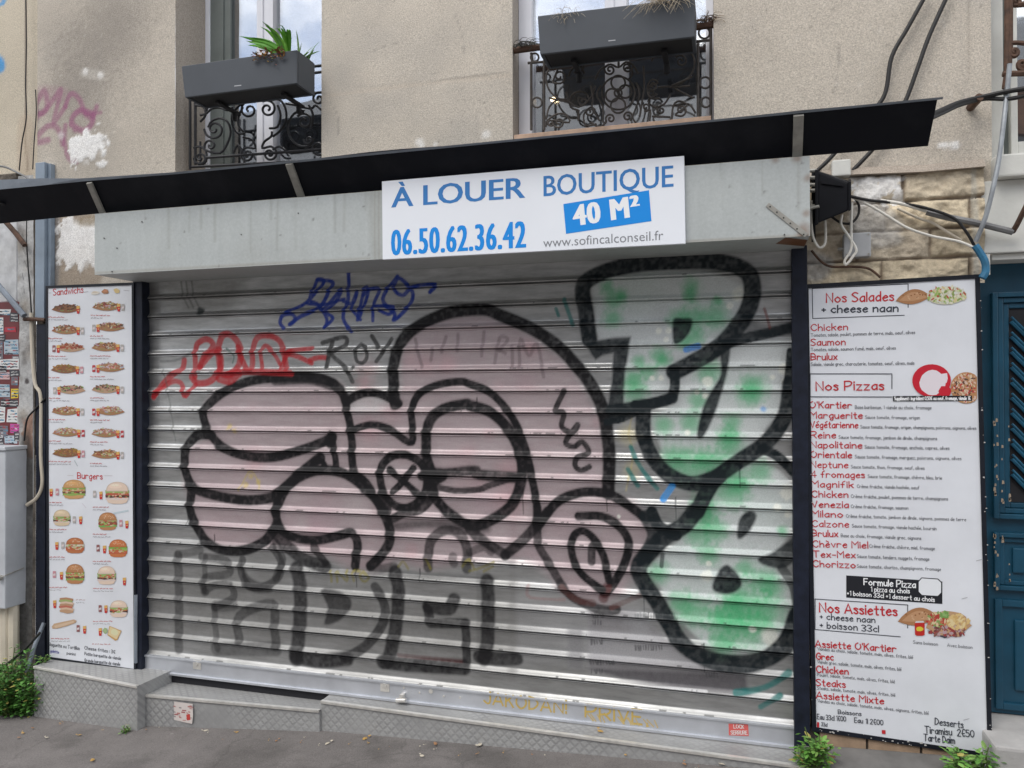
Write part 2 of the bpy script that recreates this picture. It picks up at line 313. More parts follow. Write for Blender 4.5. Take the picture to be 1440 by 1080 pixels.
# painting on a surface: arrays of x, z in metres, RGBA buffer
class Paint:
    def __init__(s, x, z, Y, rgba): s.x = x; s.z = z; s.Y = Y; s.c = rgba; s.nz = fbm(x, z, 60, 5, 2)
    def _blend(s, idx, col, a):
        a = a[:, None]; o = s.c[idx]; na = a[:, 0] + o[:, 3]*(1-a[:, 0])
        rgb = np.where(na[:, None] > 1e-5, (np.array(col)*a + o[:, :3]*o[:, 3:4]*(1-a))/np.maximum(na[:, None], 1e-5), o[:, :3])
        s.c[idx, :3] = rgb; s.c[idx, 3] = na
    def tr(s, pts): return np.array([at(px, py, s.Y)[[0, 2]] for px, py in pts])
    def stroke(s, col, w, pts, op=1.0, soft=0.22, sm=True, w1=None):
        """spray line: w = width in photo pixels"""
        k = mpp(*pts[len(pts)//2], s.Y); P = s.tr(smooth_path(pts, 5) if sm and len(pts) > 2 else pts)
        n = len(P); r0 = w*k/2; r1 = (w1 if w1 is not None else w)*k/2; sf = max(r0, r1)*soft + 0.0012; R = max(r0, r1)+sf
        lo = P.min(0)-R; hi = P.max(0)+R
        idx = np.nonzero((s.x > lo[0]) & (s.x < hi[0]) & (s.z > lo[1]) & (s.z < hi[1]))[0]
        if not len(idx): return
        X = s.x[idx]; Z = s.z[idx]; best = np.full(len(idx), -9.0)
        for i in range(n-1):
            a, b = P[i], P[i+1]; d = b-a; l2 = max(d@d, 1e-12)
            t = np.clip(((X-a[0])*d[0]+(Z-a[1])*d[1])/l2, 0, 1); dist = np.hypot(X-a[0]-t*d[0], Z-a[1]-t*d[1])
            best = np.maximum(best, (r0+(r1-r0)*(i+t)/max(n-1, 1))-dist)
        v = np.clip((best+sf)/(2*sf), 0, 1); v = v*v*(3-2*v)*op; v = np.clip(v*(0.86+0.28*s.nz[idx]), 0, 1)
        k2 = v > 0.004; s._blend(idx[k2], col, v[k2])
    def fill(s, col, pts, op=1.0, soft=3.0, sm=True, rag=0.0):
        k = mpp(*pts[0], s.Y); P = s.tr(smooth_path(pts, 4, True) if sm else pts); sf = soft*k
        lo = P.min(0)-sf-rag*k; hi = P.max(0)+sf+rag*k
        idx = np.nonzero((s.x > lo[0]) & (s.x < hi[0]) & (s.z > lo[1]) & (s.z < hi[1]))[0]
        X = s.x[idx]; Z = s.z[idx]; ins = np.zeros(len(idx), bool); dm = np.full(len(idx), 9.0); n = len(P)
        for i in range(n):
            a, b = P[i], P[(i+1) % n]; d = b-a; l2 = max(d@d, 1e-12)
            t = np.clip(((X-a[0])*d[0]+(Z-a[1])*d[1])/l2, 0, 1); dm = np.minimum(dm, np.hypot(X-a[0]-t*d[0], Z-a[1]-t*d[1]))
            c = (a[1] > Z) != (b[1] > Z)
            ins ^= c & (X < (b[0]-a[0])*(Z-a[1])/((b[1]-a[1]) if abs(b[1]-a[1]) > 1e-9 else 1e-9)+a[0])
        sd_ = np.where(ins, dm, -dm) + (rag*k*2*(fbm(X, Z, 26, 13, 4)-0.5) if rag else 0); v = np.clip((sd_+sf)/(2*sf), 0, 1)*op; v = np.clip(v*(0.9+0.2*s.nz[idx]), 0, 1)
        k2 = v > 0.004; s._blend(idx[k2], col, v[k2])
    def blob(s, col, px, py, r, op=1.0, soft=0.6):
        p = at(px, py, s.Y); R = r*mpp(px, py, s.Y)
        d = np.hypot(s.x-p[0], s.z-p[2])*(0.75+0.5*s.nz); idx = np.nonzero(d < R*(1+soft))[0]
        if len(idx):
            v = np.clip((R*(1+soft)-d[idx])/(2*soft*R), 0, 1); s._blend(idx, col, v*v*(3-2*v)*op)

# ================================================================== SETTING: ground
WY = 0.06                                   # face of the rendered wall
b = MB()
xs = np.concatenate([np.linspace(-45, -8, 12), np.linspace(-7, 5, 61), np.linspace(6, 45, 12)])
ys = np.concatenate([np.linspace(-60, -6, 12), np.linspace(-5.5, 0.9, 33)])
vv = [(x, y, ground_z(max(-25, min(25, x))) + 0.006*(math.sin(x*2.1+y)*0.5+math.sin(y*3.3-x*0.7)*0.5)) for y in ys for x in xs]
nx = len(xs)
b.add(vv, [(j*nx+i, j*nx+i+1, (j+1)*nx+i+1, (j+1)*nx+i) for j in range(len(ys)-1) for i in range(nx-1)])
pav = b.build('pavement', M_asph); pav['kind'] = 'structure'

# ================================================================== the shop building
bld = thing('shop_building', 'beige roughcast building with planted windows above the shutter and a blue door at right', 'building', (-1.4, WY, 0.1))
WX0, WX1, WTOP = -3.81, 0.0, 4.6
w1 = (-2.872, -1.990, 2.83); w2 = (-0.985, -0.071, 2.855); PX1 = at(1394, 100, WY)[0]; w3 = (PX1, PX1+0.95, 2.62)   # openings: left, right, sill
def wall_grid(x0, x1, z0, z1, step, holes):
    gx = np.arange(x0, x1+step*0.5, step); gz = np.arange(z0, z1+step*0.5, step)
    for (a, c, s) in holes:                 # snap grid columns and rows to the reveals
        for v in (a, c):
            if x0 < v < x1: gx[np.argmin(abs(gx-v))] = v
        gz[np.argmin(abs(gz-s))] = s
    gx[-1] = x1
    X, Z = np.meshgrid(gx, gz); nxx = len(gx); nzz = len(gz)
    keep = np.ones((nzz-1, nxx-1), bool); cx = (gx[:-1]+gx[1:])/2; cz = (gz[:-1]+gz[1:])/2
    for (a, c, s) in holes:
        keep &= ~((cx[None, :] > a) & (cx[None, :] < c) & (cz[:, None] > s))
    jj, ii = np.nonzero(keep); q = np.stack([jj*nxx+ii, jj*nxx+ii+1, (jj+1)*nxx+ii+1, (jj+1)*nxx+ii], 1)
    return X.ravel(), Z.ravel(), q
def grid_obj(name, X, Y, Z, q, rgb, mat, parent, smooth=True):
    me = bpy.data.meshes.new(name); used = np.zeros(len(X), bool); used[q.ravel()] = True; mp_ = np.cumsum(used)-1
    co = np.stack([X, Y, Z], 1)[used].astype(np.float32); qq = mp_[q]
    me.vertices.add(len(co)); me.vertices.foreach_set('co', co.ravel()); me.loops.add(qq.size); me.loops.foreach_set('vertex_index', qq.ravel().astype(np.int32))
    me.polygons.add(len(qq)); me.polygons.foreach_set('loop_start', np.arange(0, qq.size, 4, dtype=np.int32)); me.update(calc_edges=True); me.validate()
    me.polygons.foreach_set('use_smooth', np.full(len(qq), smooth))
    a = me.color_attributes.new('Col', 'FLOAT_COLOR', 'POINT'); a.data.foreach_set('color', rgb[used].astype(np.float32).ravel()); me.materials.append(mat)
    return link(name, me, parent)
X, Z, q = wall_grid(WX0, PX1, 0.0, WTOP, 0.011, [w1, w2]); cut = (X[q].mean(1) > at(1375, 500, WY)[0]) & (Z[q].mean(1) < 2.235); q = q[~cut]
big = fbm(X, Z, 0.9, 3); fine = fbm(X, Z, 6, 9)
rgb = np.ones((len(X), 4)); base = np.array([0.575, 0.52, 0.445])
k = 0.76+0.36*big+0.10*(fine-0.5); rgb[:, :3] = base*k[:, None]
greyer = np.clip((fbm(X, Z, 1.6, 21)-0.50)*4, 0, 1)[:, None]*0.45; rgb[:, :3] = rgb[:, :3]*(1-greyer)+np.array([0.32, 0.31, 0.295])*greyer
pt = Paint(X, Z, WY, rgb)
# soot stain on the pier left of the first window, day joints, cracks
for px, py, r, o in ((150, 60, 60, .45), (110, 100, 45, .35), (120, 160, 50, .35), (75, 40, 40, .25), (165, 20, 55, .35), (130, 215, 40, .25), (90, 130, 40, .3)): pt.blob((0.22, 0.20, 0.18), px, py, r, o, 0.9)
pt.stroke((0.25, 0.22, 0.19), 2.0, [(453, 132), (560, 118), (640, 110), (718, 102)], .5); pt.stroke((0.54, 0.47, 0.39), 5.0, [(453, 136), (560, 122), (640, 114), (718, 106)], .5)
pt.stroke((0.26, 0.24, 0.21), 1.6, [(1008, 158), (1100, 50), (1145, 48)], .0); pt.stroke((0.30, 0.26, 0.22), 1.5, [(1362, 0), (1362, 80), (1366, 150), (1364, 232)], .45)
pt.stroke((0.28, 0.25, 0.22), 1.5, [(50, 75), (75, 60), (105, 42)], .5); pt.stroke((0.5, 0.46, 0.4), 4, [(180, 150), (215, 158), (243, 152)], .4)
for i in range(70):
    x_ = random.choice([random.uniform(250, 455), random.uniform(722, 1005), random.uniform(60, 1390)]); y_ = random.uniform(-20, 170); pt.stroke((0.30, 0.28, 0.26), random.uniform(3, 14), [(x_, y_), (x_+random.uniform(-3, 3), y_+random.uniform(30, 120))], random.uniform(.04, .16), 1.0)
for i in range(500): pt.blob(random.choice([(0.2, 0.18, 0.16), (0.62, 0.58, 0.52)]), random.uniform(45, 1390), random.uniform(0, 260), random.uniform(.8, 1.8), random.uniform(.15, .5))
for a_, c_ in (((470, 150), (476, 190)), ((640, 20), (655, 90)), ((1180, 60), (1172, 130)), ((560, 60), (520, 74)), ((1060, 90), (1110, 84)), ((200, 30), (160, 52))): pt.stroke((0.3, 0.27, 0.24), 1.3, [a_, ((a_[0]+c_[0])/2+3, (a_[1]+c_[1])/2-2), c_], .6)
# purple writing on the pier
PU = (0.30, 0.10, 0.20)
for w_, p_, o_ in ((9, [(42, 178), (50, 150), (62, 128), (66, 150), (52, 165), (46, 180)], .55), (8, [(45, 150), (60, 160), (75, 140), (86, 126), (80, 152), (76, 172), (92, 150)], .55),
        (8, [(92, 150), (100, 132), (112, 140), (120, 160), (130, 165), (136, 150)], .6), (9, [(100, 175), (118, 184), (130, 172), (128, 160), (112, 156), (101, 168), (106, 182)], .7), (6, [(120, 160), (142, 158)], .5),
        (9, [(52, 192), (66, 178), (78, 178), (86, 190), (88, 202)], .6), (9, [(54, 200), (68, 197)], .6), (7, [(92, 176), (91, 200), (96, 222), (108, 228)], .6), (22, [(46, 140), (60, 130), (90, 135)], .18)):
    pt.stroke(PU, w_, p_, o_, .35)
# white filler patches
WP = (0.80, 0.79, 0.77)
pt.fill(WP, [(104, 194), (122, 187), (140, 186), (148, 196), (146, 214), (140, 222), (120, 230), (104, 226), (98, 212)], .97, 1.2, True, 22)
pt.fill(WP, [(134, 229), (148, 226), (152, 231), (140, 234)], .9, 1.2, True, 8); pt.blob(WP, 120, 101, 4.5, .9, .4); pt.blob(WP, 141, 106, 4.5, .9, .4); pt.fill((0.6, 0.57, 0.52), [(116, 97), (145, 100), (144, 112), (116, 108)], .4, 3); pt.blob(WP, 86, 190, 5, .5)
for px, py, r in ((590, 200, 6), (683, 189, 6), (612, 203, 3), (594, 205, 4)): pt.blob(WP, px, py, r, .6, .6)
pt.fill(WP, [(1322, 205), (1342, 200), (1346, 209), (1330, 212)], .8, 1.5, True, 12)
for i in range(60): pt.blob((0.62, 0.58, 0.52), random.uniform(1010, 1390), random.uniform(0, 240), random.uniform(1, 3.2), random.uniform(.2, .6))
# below the canopy, left pier: filler over brown stone
pt.fill((0.33, 0.27, 0.21), [(66, 312), (140, 305), (140, 402), (66, 405)], .85, 3)
pt.fill((0.24, 0.23, 0.22), [(64, 305), (84, 305), (82, 400), (64, 405)], .7, 3)
pt.fill(WP, [(82, 312), (104, 306), (118, 314), (140, 312), (140, 372), (122, 374), (104, 378), (88, 370), (82, 345)], .96, 1.2, True, 18)
pt.fill((0.30, 0.24, 0.16), [(104, 312), (135, 303), (140, 318), (115, 318)], .8, 2)
pt.fill((0.10, 0.085, 0.07), [(36, 420), (66, 420), (66, 1010), (30, 1010)], .85, 3, False)
for i in range(40): pt.blob(random.choice([(0.05, 0.045, 0.04), (0.20, 0.16, 0.12), (0.26, 0.14, 0.08), (0.3, 0.28, 0.26)]), random.uniform(40, 64), random.uniform(440, 930), random.uniform(3, 9), .6)
for i in range(26): pt.blob(random.choice([(0.66, 0.645, 0.62), (0.86, 0.86, 0.85)]), random.uniform(98, 148), random.uniform(188, 228), random.uniform(2, 6), .35, .9)
for i in range(30): pt.blob(random.choice([(0.64, 0.625, 0.60), (0.86, 0.86, 0.85)]), random.uniform(84, 138), random.uniform(312, 372), random.uniform(2, 7), .35, .9)
Yw = np.full(len(X), WY) - 0.0035*np.clip((pt.c[:, 0]-0.62)*6, 0, 1) + 0.0025*(fbm(X, Z, 14, 31, 3)-0.5) + 0.006*(fbm(X, Z, 1.5, 33, 2)-0.5)
rgb[:, 3] = 1
grid_obj('wall', X, Yw, Z, q, rgb, M_wall, bld)
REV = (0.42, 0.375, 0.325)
def reveal(x0, x1, zs, depth, left=True, right=True):
    m = MB(); y1 = WY+depth
    if left: m.quad((x0, WY, zs), (x0, y1, zs), (x0, y1, WTOP), (x0, WY, WTOP), REV)
    if right: m.quad((x1, y1, zs), (x1, WY, zs), (x1, WY, WTOP), (x1, y1, WTOP), REV)
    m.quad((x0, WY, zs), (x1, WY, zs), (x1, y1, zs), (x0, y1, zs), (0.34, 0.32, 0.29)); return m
RV = MB()
for (a, c, s), d in ((w1, .30), (w2, .16)):
    t = reveal(a, c, s, d); RV.add(t.v, t.f, REV)
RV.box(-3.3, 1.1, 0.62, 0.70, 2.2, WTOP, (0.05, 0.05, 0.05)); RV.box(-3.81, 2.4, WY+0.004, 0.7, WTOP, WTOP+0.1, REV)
RV.build('window_reveals', M_wall, bld)

def window(x0, x1, zs, yw, bars, seal=False, jamb=0.05):
    """frame plane at yw; bars = list of (x0, x1) mullions"""
    fr = MB(); ztop = WTOP-0.02
    fr.box(x0, x0+jamb, yw-.03, yw+.05, zs+.001, ztop, None, .004); fr.box(x1-.035, x1, yw-.03, yw+.05, zs+.001, ztop, None, .004)
    fr.box(x0+jamb, x1-.035, yw-.025, yw+.05, zs+.001, zs+.06, None, .004)
    for a, c in bars: fr.box(a, c, yw-.028, yw+.05, zs+.06, ztop, None, .004); fr.box(a+.3*(c-a), a+.42*(c-a), yw-.036, yw-.028, zs+.06, ztop)
    o = fr.build('window', M_white, bld)
    g = MB(); g.box(x0+jamb+.001, x1-.036, yw+.008, yw+.014, zs+.061, ztop); g.build('pane', M_glass, o)
    if seal:
        s = MB(); s.box(x0+jamb, x0+jamb+.085, yw-.022, yw+.006, zs+.061, ztop); s.box(x0+jamb+.085, x0+jamb+.125, yw-.012, yw+.006, zs+.061, ztop); s.build('frame_seal', M_gasket, o)
    return o
yw1 = WY+.27
xL = at(274, 60, yw1)[0]; m1 = at(365, 40, yw1)[0]; m1b = at(388, 40, yw1)[0]
window(w1[0]+.001, w1[1]-.001, w1[2], yw1, [(m1, m1b)], True, max(.03, at(288, 60, yw1)[0]-w1[0]))
yw2 = WY+.13
m2 = at(852, 120, yw2)[0]; m2b = at(883, 120, yw2)[0]
window(w2[0]+.001, w2[1]-.001, w2[2], yw2, [(m2, m2b)], False, max(.03, at(750, 100, yw2)[0]-w2[0]))
# rooms behind the panes
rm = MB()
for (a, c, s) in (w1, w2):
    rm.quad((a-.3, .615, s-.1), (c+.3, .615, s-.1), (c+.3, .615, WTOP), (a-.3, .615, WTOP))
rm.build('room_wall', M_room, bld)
wd = MB(); p0 = at(733, 203, WY-.02); wd.box(w2[0]+.012, w2[1]-.012, WY-.025, WY+.07, w2[2]-.012, w2[2]+.038, None, .003)
pl = wd.build('window_sill', M_wood, bld); pl['label'] = 'bare timber plank laid as the sill of the right window'
bl = MB(); bl.box(at(880, 180, .45)[0], at(1000, 180, .45)[0], .44, .46, 2.6, at(900, 148, .45)[2]); bl.build('window_blind', M_curt, bld)

# stonework laid bare right of the shutter box
sx0, sx1, sz0, sz1 = at(1136, 300, WY)[0]-.02, at(1385, 300, WY)[0]-.01, 0.1, at(1362, 238, WY)[2]
X, Z, q = wall_grid(sx0, sx1, sz0, sz1, 0.006, []); cut = (X[q].mean(1) > at(1372, 500, WY)[0]) & (Z[q].mean(1) < 2.12); q = q[~cut]
rgb = np.ones((len(X), 4)); st = np.zeros(len(X))
zc = sz1; row = 0; Yd = np.zeros(len(X)); wob = 0.010*(fbm(X, Z, 8, 41, 3)-0.5)
while zc > sz0:
    h = 0.118 if row < 3 else random.uniform(.11, .16); xx = sx0 - (0.0 if row % 2 else .12)
    while xx < sx1:
        w_ = random.uniform(.16, .36); tone = random.uniform(.8, 1.1); hue = random.choice([(0.60, 0.51, 0.37), (0.56, 0.48, 0.36), (0.51, 0.44, 0.34), (0.62, 0.54, 0.42)])
        ins = (X >= xx) & (X < xx+w_) & (Z <= zc) & (Z > zc-h)
        d = np.minimum(np.minimum(X-xx, xx+w_-X), np.minimum(zc-Z, Z-zc+h)) + wob
        f_ = np.clip((d-0.0015)/0.009, 0, 1)
        Yd = np.where(ins, -0.024*f_**.6, Yd); 
        for c_ in range(3): rgb[:, c_] = np.where(ins, (hue[c_]*tone)*f_+(0.24, 0.19, 0.14)[c_]*(1-f_), rgb[:, c_])
        xx += w_
    zc -= h; row += 1
rgb[:, :3] *= (0.72+0.56*fbm(X, Z, 14, 51))[:, None]
pt = Paint(X, Z, WY, rgb); rough = fbm(X, Z, 22, 61, 4)
pt.fill(WP, [(1168, 222), (1250, 218), (1244, 236), (1255, 262), (1262, 280), (1235, 290), (1205, 292), (1196, 262), (1168, 250)], .95, 1.5, True, 30)
pt.fill((0.55, 0.54, 0.52), [(1200, 288), (1240, 290), (1265, 312), (1262, 330), (1225, 335), (1195, 326)], .6, 4)
pt.fill((0.42, 0.42, 0.41), [(1136, 356), (1170, 368), (1160, 392), (1136, 394)], .7, 4); pt.fill((0.5, 0.5, 0.49), [(1225, 333), (1262, 332), (1262, 345), (1225, 350)], .5, 4)
pt.stroke((0.05, 0.04, 0.035), 2.2, [(1250, 243), (1290, 240), (1330, 234), (1362, 237)], .8); pt.stroke((0.5, 0.47, 0.4), 7, [(1366, 240), (1368, 300), (1370, 385)], .8)
rgb[:, 3] = 1
Ys = WY-0.012+Yd*.75 + 0.034*(rough-0.5)*np.where(Yd < -.01, 1, .3)
grid_obj('stonework', X, Ys, Z, q, rgb, M_stone, bld)
e = MB()                                   # broken edge of the render over the stones
pts = [(sx0, sz1), (sx0+.2, sz1+.004), (sx0+.45, sz1-.006), (sx1, sz1-.002)]
for (xa, za), (xb, zb) in zip(pts, pts[1:]): e.hexa([(xa, WY-.052, za-.004), (xb, WY-.052, zb-.004), (xb, WY-.001, zb-.004), (xa, WY-.001, za-.004), (xa, WY-.03, za+.03), (xb, WY-.03, zb+.03), (xb, WY-.001, zb+.03), (xa, WY-.001, za+.03)], (0.36, 0.31, 0.26))
e.build('render_edge', M_wall, bld)

# right: third window, white door surround, blue door
f3 = MB(); XA, XB, XC = at(1411, 100, .17)[0], at(1421, 100, .2)[0], at(1431, 100, .2)[0]; f3.box(PX1-.05, XA, .17, .24, w3[2], WTOP, None, .004); f3.box(XB, XC, .20, .25, w3[2], WTOP, None, .004); f3.box(XC, PX1+1.2, .205, .25, w3[2], w3[2]+.10, None, .004)
f3o = f3.build('window', M_lint, bld); g3 = MB(); g3.box(XC+.001, PX1+1.2, .215, .221, w3[2]+.101, WTOP); g3.build('pane', M_glass, f3o); g3 = MB(); g3.box(XA+.001, XB-.001, .23, .24, w3[2], WTOP); g3.build('frame_seal', M_gasket, f3o)
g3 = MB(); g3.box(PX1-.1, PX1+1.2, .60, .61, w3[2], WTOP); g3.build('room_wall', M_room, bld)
sl = MB(); z0 = at(1400, 251, WY-.05)[2]; z1 = at(1400, 219, WY-.05)[2]
sl.box(PX1-.005, PX1+1.3, WY-.07, .30, z0, z1, None, .008); sl.build('stone_sill', M_lint, bld)
ds = MB(); zb = at(1400, 357, WY)[2]; dx = at(1386, 300, WY)[0]
ds.box(dx-.02, PX1+1.3, WY-.022, .20, zb, z0-.001, None, .006); ds.box(dx+.02, PX1+1.3, WY+.0, .22, zb-.025, zb-.0005, None, .004)
ds.box(dx-.022, dx+.010, WY-.02, .14, at(1380, 388, WY)[2], zb-.001, None, .004)
so = ds.build('door_surround', M_lint, bld)
wr = MB()                                   # small black scrawl on the surround
for pl_ in ([(1368, 275), (1369, 288), (1373, 285), (1374, 279)], [(1374, 281), (1378, 279), (1377, 285), (1374, 284)], [(1376, 288), (1380, 283)]):
    wr.tube([at(x+4, y+3, WY-.0225) for x, y in pl_], .0022, 4)
wr.build('scrawl', M_black_pl, so)
DY = .17
d0 = MB(); zt = at(1410, 378, DY)[2]; zbt = at(1410, 1003, DY)[2]; dl = dx-.12
d0.box(dl, dl+1.05, DY, DY+.06, zbt, zt+.06, None, .003)
dr = d0.build('door', M_door, bld)
def rect_frame(m, x0, x1, z0, z1, y, t, wd_, n=2):
    for i in range(n):
        o = i*wd_; yy = y-t*(n-i)/n
        m.box(x0+o, x0+o+wd_*.9, yy, y+.001, z0+o, z1-o, None, .003); m.box(x1-o-wd_*.9, x1-o, yy, y+.001, z0+o, z1-o, None, .003)
        m.box(x0+o+wd_*.9, x1-o-wd_*.9, yy, y+.001, z0+o, z0+o+wd_*.9, None, .003); m.box(x0+o+wd_*.9, x1-o-wd_*.9, yy, y+.001, z1-o-wd_*.9, z1-o, None, .003)
gx0 = at(1393, 500, DY)[0]; gz1 = at(1410, 412, DY)[2]; gz0 = at(1405, 728, DY)[2]
mo = MB(); rect_frame(mo, gx0, gx0+.62, gz0, gz1, DY, .03, .022, 3)
pz1 = at(1405, 748, DY)[2]; pz0 = at(1405, 828, DY)[2]; rect_frame(mo, gx0+.003, gx0+.62, pz0, pz1, DY, .022, .02, 2)
mo.box(gx0+.07, gx0+.55, DY-.012, DY+.001, pz0+.07, pz1-.06, None, .006)
qz1 = at(1405, 842, DY)[2]; rect_frame(mo, gx0+.005, gx0+.62, zbt+.02, qz1, DY, .014, .03, 1); mo.box(gx0+.075, gx0+.55, DY-.012, DY+.001, zbt+.10, qz1-.08, None, .006)
mo.build('moulding', M_door, dr)
op = MB(); op.quad((gx0+.066, DY-.002, gz0+.066), (gx0+.554, DY-.002, gz0+.066), (gx0+.554, DY-.002, gz1-.066), (gx0+.066, DY-.002, gz1-.066)); op.build('door_opening', M_hole, dr)
gr = MB(); gxa, gxb, gza, gzb = gx0+.07, gx0+.55, gz0+.07, gz1-.07
cw_ = .105; y = DY-.014                    # herringbone of slanted bars between beaded zigzag spines
for j in range(5):
    xa, xb = gxa+j*cw_-.012, min(gxb, gxa+(j+1)*cw_-.012); xa = max(xa, gxa); z = gza-.2
    sgn = 1 if j % 2 else -1
    while z < gzb+.2:
        za, zc = (z, z+sgn*(xb-xa)*1.15)
        if gza < min(za, zc) and max(za, zc) < gzb: gr.tube([(xa, y, za), (xb, y, zc)], .0085, 6); gr.tube([(xa, y-.004, za+.018), (xb, y-.004, zc+.018)], .0050, 6)
        z += .062
    z = gza
    while z < gzb-.02:
        s_ = 1 if int(z/.062*2) % 2 else -1
        gr.tube([(xb-.014*s_, y-.006, z), (xb, y-.016, z+.011), (xb+.014*s_, y-.006, z+.022)], .0085, 6); z += .024
gr.build('grille', M_grille, dr)
cp = MB()                                   # paint chips along the mouldings
for i in range(46):
    x = gx0+random.choice([.004, .012, .03, .055])+random.uniform(-.003, .003); z = random.choice([random.uniform(gz0, gz0+.45), random.uniform(pz0, pz1)])
    yy = DY-.0312 if x < gx0+.02 and z > gz0 else (DY-.0222 if z < gz0 else DY-.0312); s = random.uniform(.002, .005)
    cp.quad((x-s, yy, z-s*1.6), (x+s, yy, z-s*1.2), (x+s*.7, yy, z+s*1.5), (x-s*.8, yy, z+s*1.8), (0.34, 0.27, 0.2))
cp.build('paint_chips', M_print, dr)
th = MB(); th.box(at(1399, 1060, -.16)[0], dl+1.2, -.16, DY+.1, -.1, zbt-.004, None, .012); th.build('door_threshold', M_conc, bld)

# neighbour at far left
nb = thing('neighbour_building', 'cream neighbouring house front with sprayed blue paint at the far left edge', 'building', (-4.6, .1, 0))
X, Z, q = wall_grid(-6.0, WX0-.004, 2.70, WTOP, 0.015, [])
rgb = np.ones((len(X), 4)); rgb[:, :3] = np.array([0.56, 0.50, 0.40])*(0.85+0.3*fbm(X, Z, 2, 71))[:, None]
pt = Paint(X, Z, WY+.03, rgb); BL = (0.05, 0.30, 0.62)
pt.fill(BL, [(-30, 60), (0, 78), (7, 90), (2, 102), (-30, 108)], .9, 2); pt.stroke(BL, 6, [(-20, 20), (-2, 8), (6, 2), (2, -8)], .8); pt.stroke((0.25, 0.2, 0.16), 4, [(36, -20), (37, 80), (36, 165), (38, 240)], .8); pt.fill((0.5, 0.40, 0.30), [(26, 170), (46, 170), (46, 248), (26, 248)], .5)
rgb[:, 3] = 1; grid_obj('wall', X, np.full(len(X), WY+.03)+.004*(fbm(X, Z, 12, 77)-.5), Z, q, rgb, M_wall, nb)
z_ = at(10, 246, WY)[2]
m = MB(); m.box(-6, at(26, 300, WY)[0], WY+.03, WY+.12, .0, z_-.04, None); m.box(-6, at(27, 250, WY)[0], WY-.02, WY+.1, z_-.04, z_+.0, None, .004); m.build('shop_front_back', M_dirt, nb)  # solid dark backing of the shop front, with its ledge
m = MB(); m.box(-6, at(24, 300, WY-.01)[0], WY-.012, WY+.028, at(10, 425, WY)[2], at(10, 303, WY)[2], None, .004); m.build('painted_board', M_paintw, nb)
xa_, xb_ = at(25, 300, WY-.03)[0], at(47, 300, WY-.03)[0]
X, Z, q = wall_grid(xa_, xb_, .1, at(30, 250, WY)[2], 0.006, []); rgb = np.ones((len(X), 4)); rgb[:, :3] = np.array([.46, .46, .455])*(.7+.55*fbm(X, Z, 7, 101))[:, None]; pt = Paint(X, Z, WY-.03, rgb)
for i in range(60): pt.blob(random.choice([(.2, .18, .16), (.34, .30, .25), (.12, .11, .1), (.55, .55, .54)]), random.uniform(25, 48), random.uniform(300, 700), random.uniform(3, 10), random.uniform(.2, .6), .6)
pt.fill((.30, .15, .09), [(34, 590), (50, 588), (50, 640), (36, 642)], .8, 2, True, 10); pt.fill((.06, .055, .05), [(26, 640), (50, 650), (50, 960), (26, 960)], .85, 6); pt.blob((.06, .05, .05), 38, 536, 4, .9, .3)
for i in range(5): pt.stroke((.05, .05, .05), 1.4, [(8+random.uniform(18, 26), 330+i*18), (36+random.uniform(-3, 3), 340+i*18)], .6)
rgb[:, 3] = 1; grid_obj('painted_pilaster', X, np.full(len(X), WY-.03)+.008*(fbm(X, Z, 9, 103, 3)-.5), Z, q, rgb, M_stone, nb)

# house across the street (seen only as the reflection in the panes)
ob = thing('opposite_house', 'rendered house across the street mirrored in the window panes', 'building', (0, -17, 0))
m = MB(); m.box(-22, 16, -26, -17, -2, 7.6); m.build('wall', M_opp, ob)
m = MB(); m.box(-22.2, 16.2, -26, -16.7, 7.601, 8.7); m.build('attic_band', M_opp_roof, ob); m = MB(); m.hexa([(-22.3, -26, 8.701), (16.3, -26, 8.701), (16.3, -16.6, 8.701), (-22.3, -16.6, 8.701), (-22, -22, 11.2), (16, -22, 11.2), (16, -18.3, 11.2), (-22, -18.3, 11.2)]); m.build('roof', M_conduit, ob)
for i in range(9):
    for zz in (0.9, 4.0):
        m = MB(); x = -20+i*3.9; m.box(x, x+1.3, -16.98, -17.2, zz, zz+1.9); m.build('window', M_oppw, ob)

# ================================================================== ROLLER SHUTTER
sh = thing('roller_shutter', 'closed galvanised roller shutter covered in pink, black and green graffiti', 'roller shutter', (-1.39, .03, .21))
SX0, SX1, SZ0, SZ1, SY = -3.022, 0.243, 0.292, 2.42, 0.030
P_ = 0.1003; NS = int((SZ1-SZ0)/P_)+1
# one lath, from its foot up: (height, y offset); leans out to a rounded ledge that catches the sky, then a hinge groove
fl_ = [(.0085+.0175*t, -.0200+.0155*(1-(1-t)**1.4)) for t in np.linspace(0, 1, 9)]     # the lath's foot flares out to a ledge
prof = [(0.000, -.0030), (0.0012, -.0150), (0.0030, -.0205), (0.0055, -.0212)] + fl_ + [(.030, -.0043), (.036, -.0043), (.043, -.0044), (.050, -.0047), (.057, -.0051), (.064, -.0056), (.071, -.0062), (.078, -.0068), (.084, -.0074), (.0885, -.0079), (.0903, -.0108), (.0930, -.0122), (.0955, -.0112), (.0975, -.0040), (.0990, -.0005)]
gx = np.linspace(SX0, SX1, 800)
zz = []; yy = []; lath = []
for k in range(NS):
    for u, y in prof:
        zz.append(SZ0+k*P_+u); yy.append(SY+.012+y); lath.append(k)
zz = np.array(zz); yy = np.array(yy); lath = np.array(lath)
X, Z = np.meshgrid(gx, zz); Yg = np.repeat(yy[:, None], len(gx), 1)
warp = rng.normal(0, 1, (NS, 4))
xr = (gx-SX0)/(SX1-SX0)
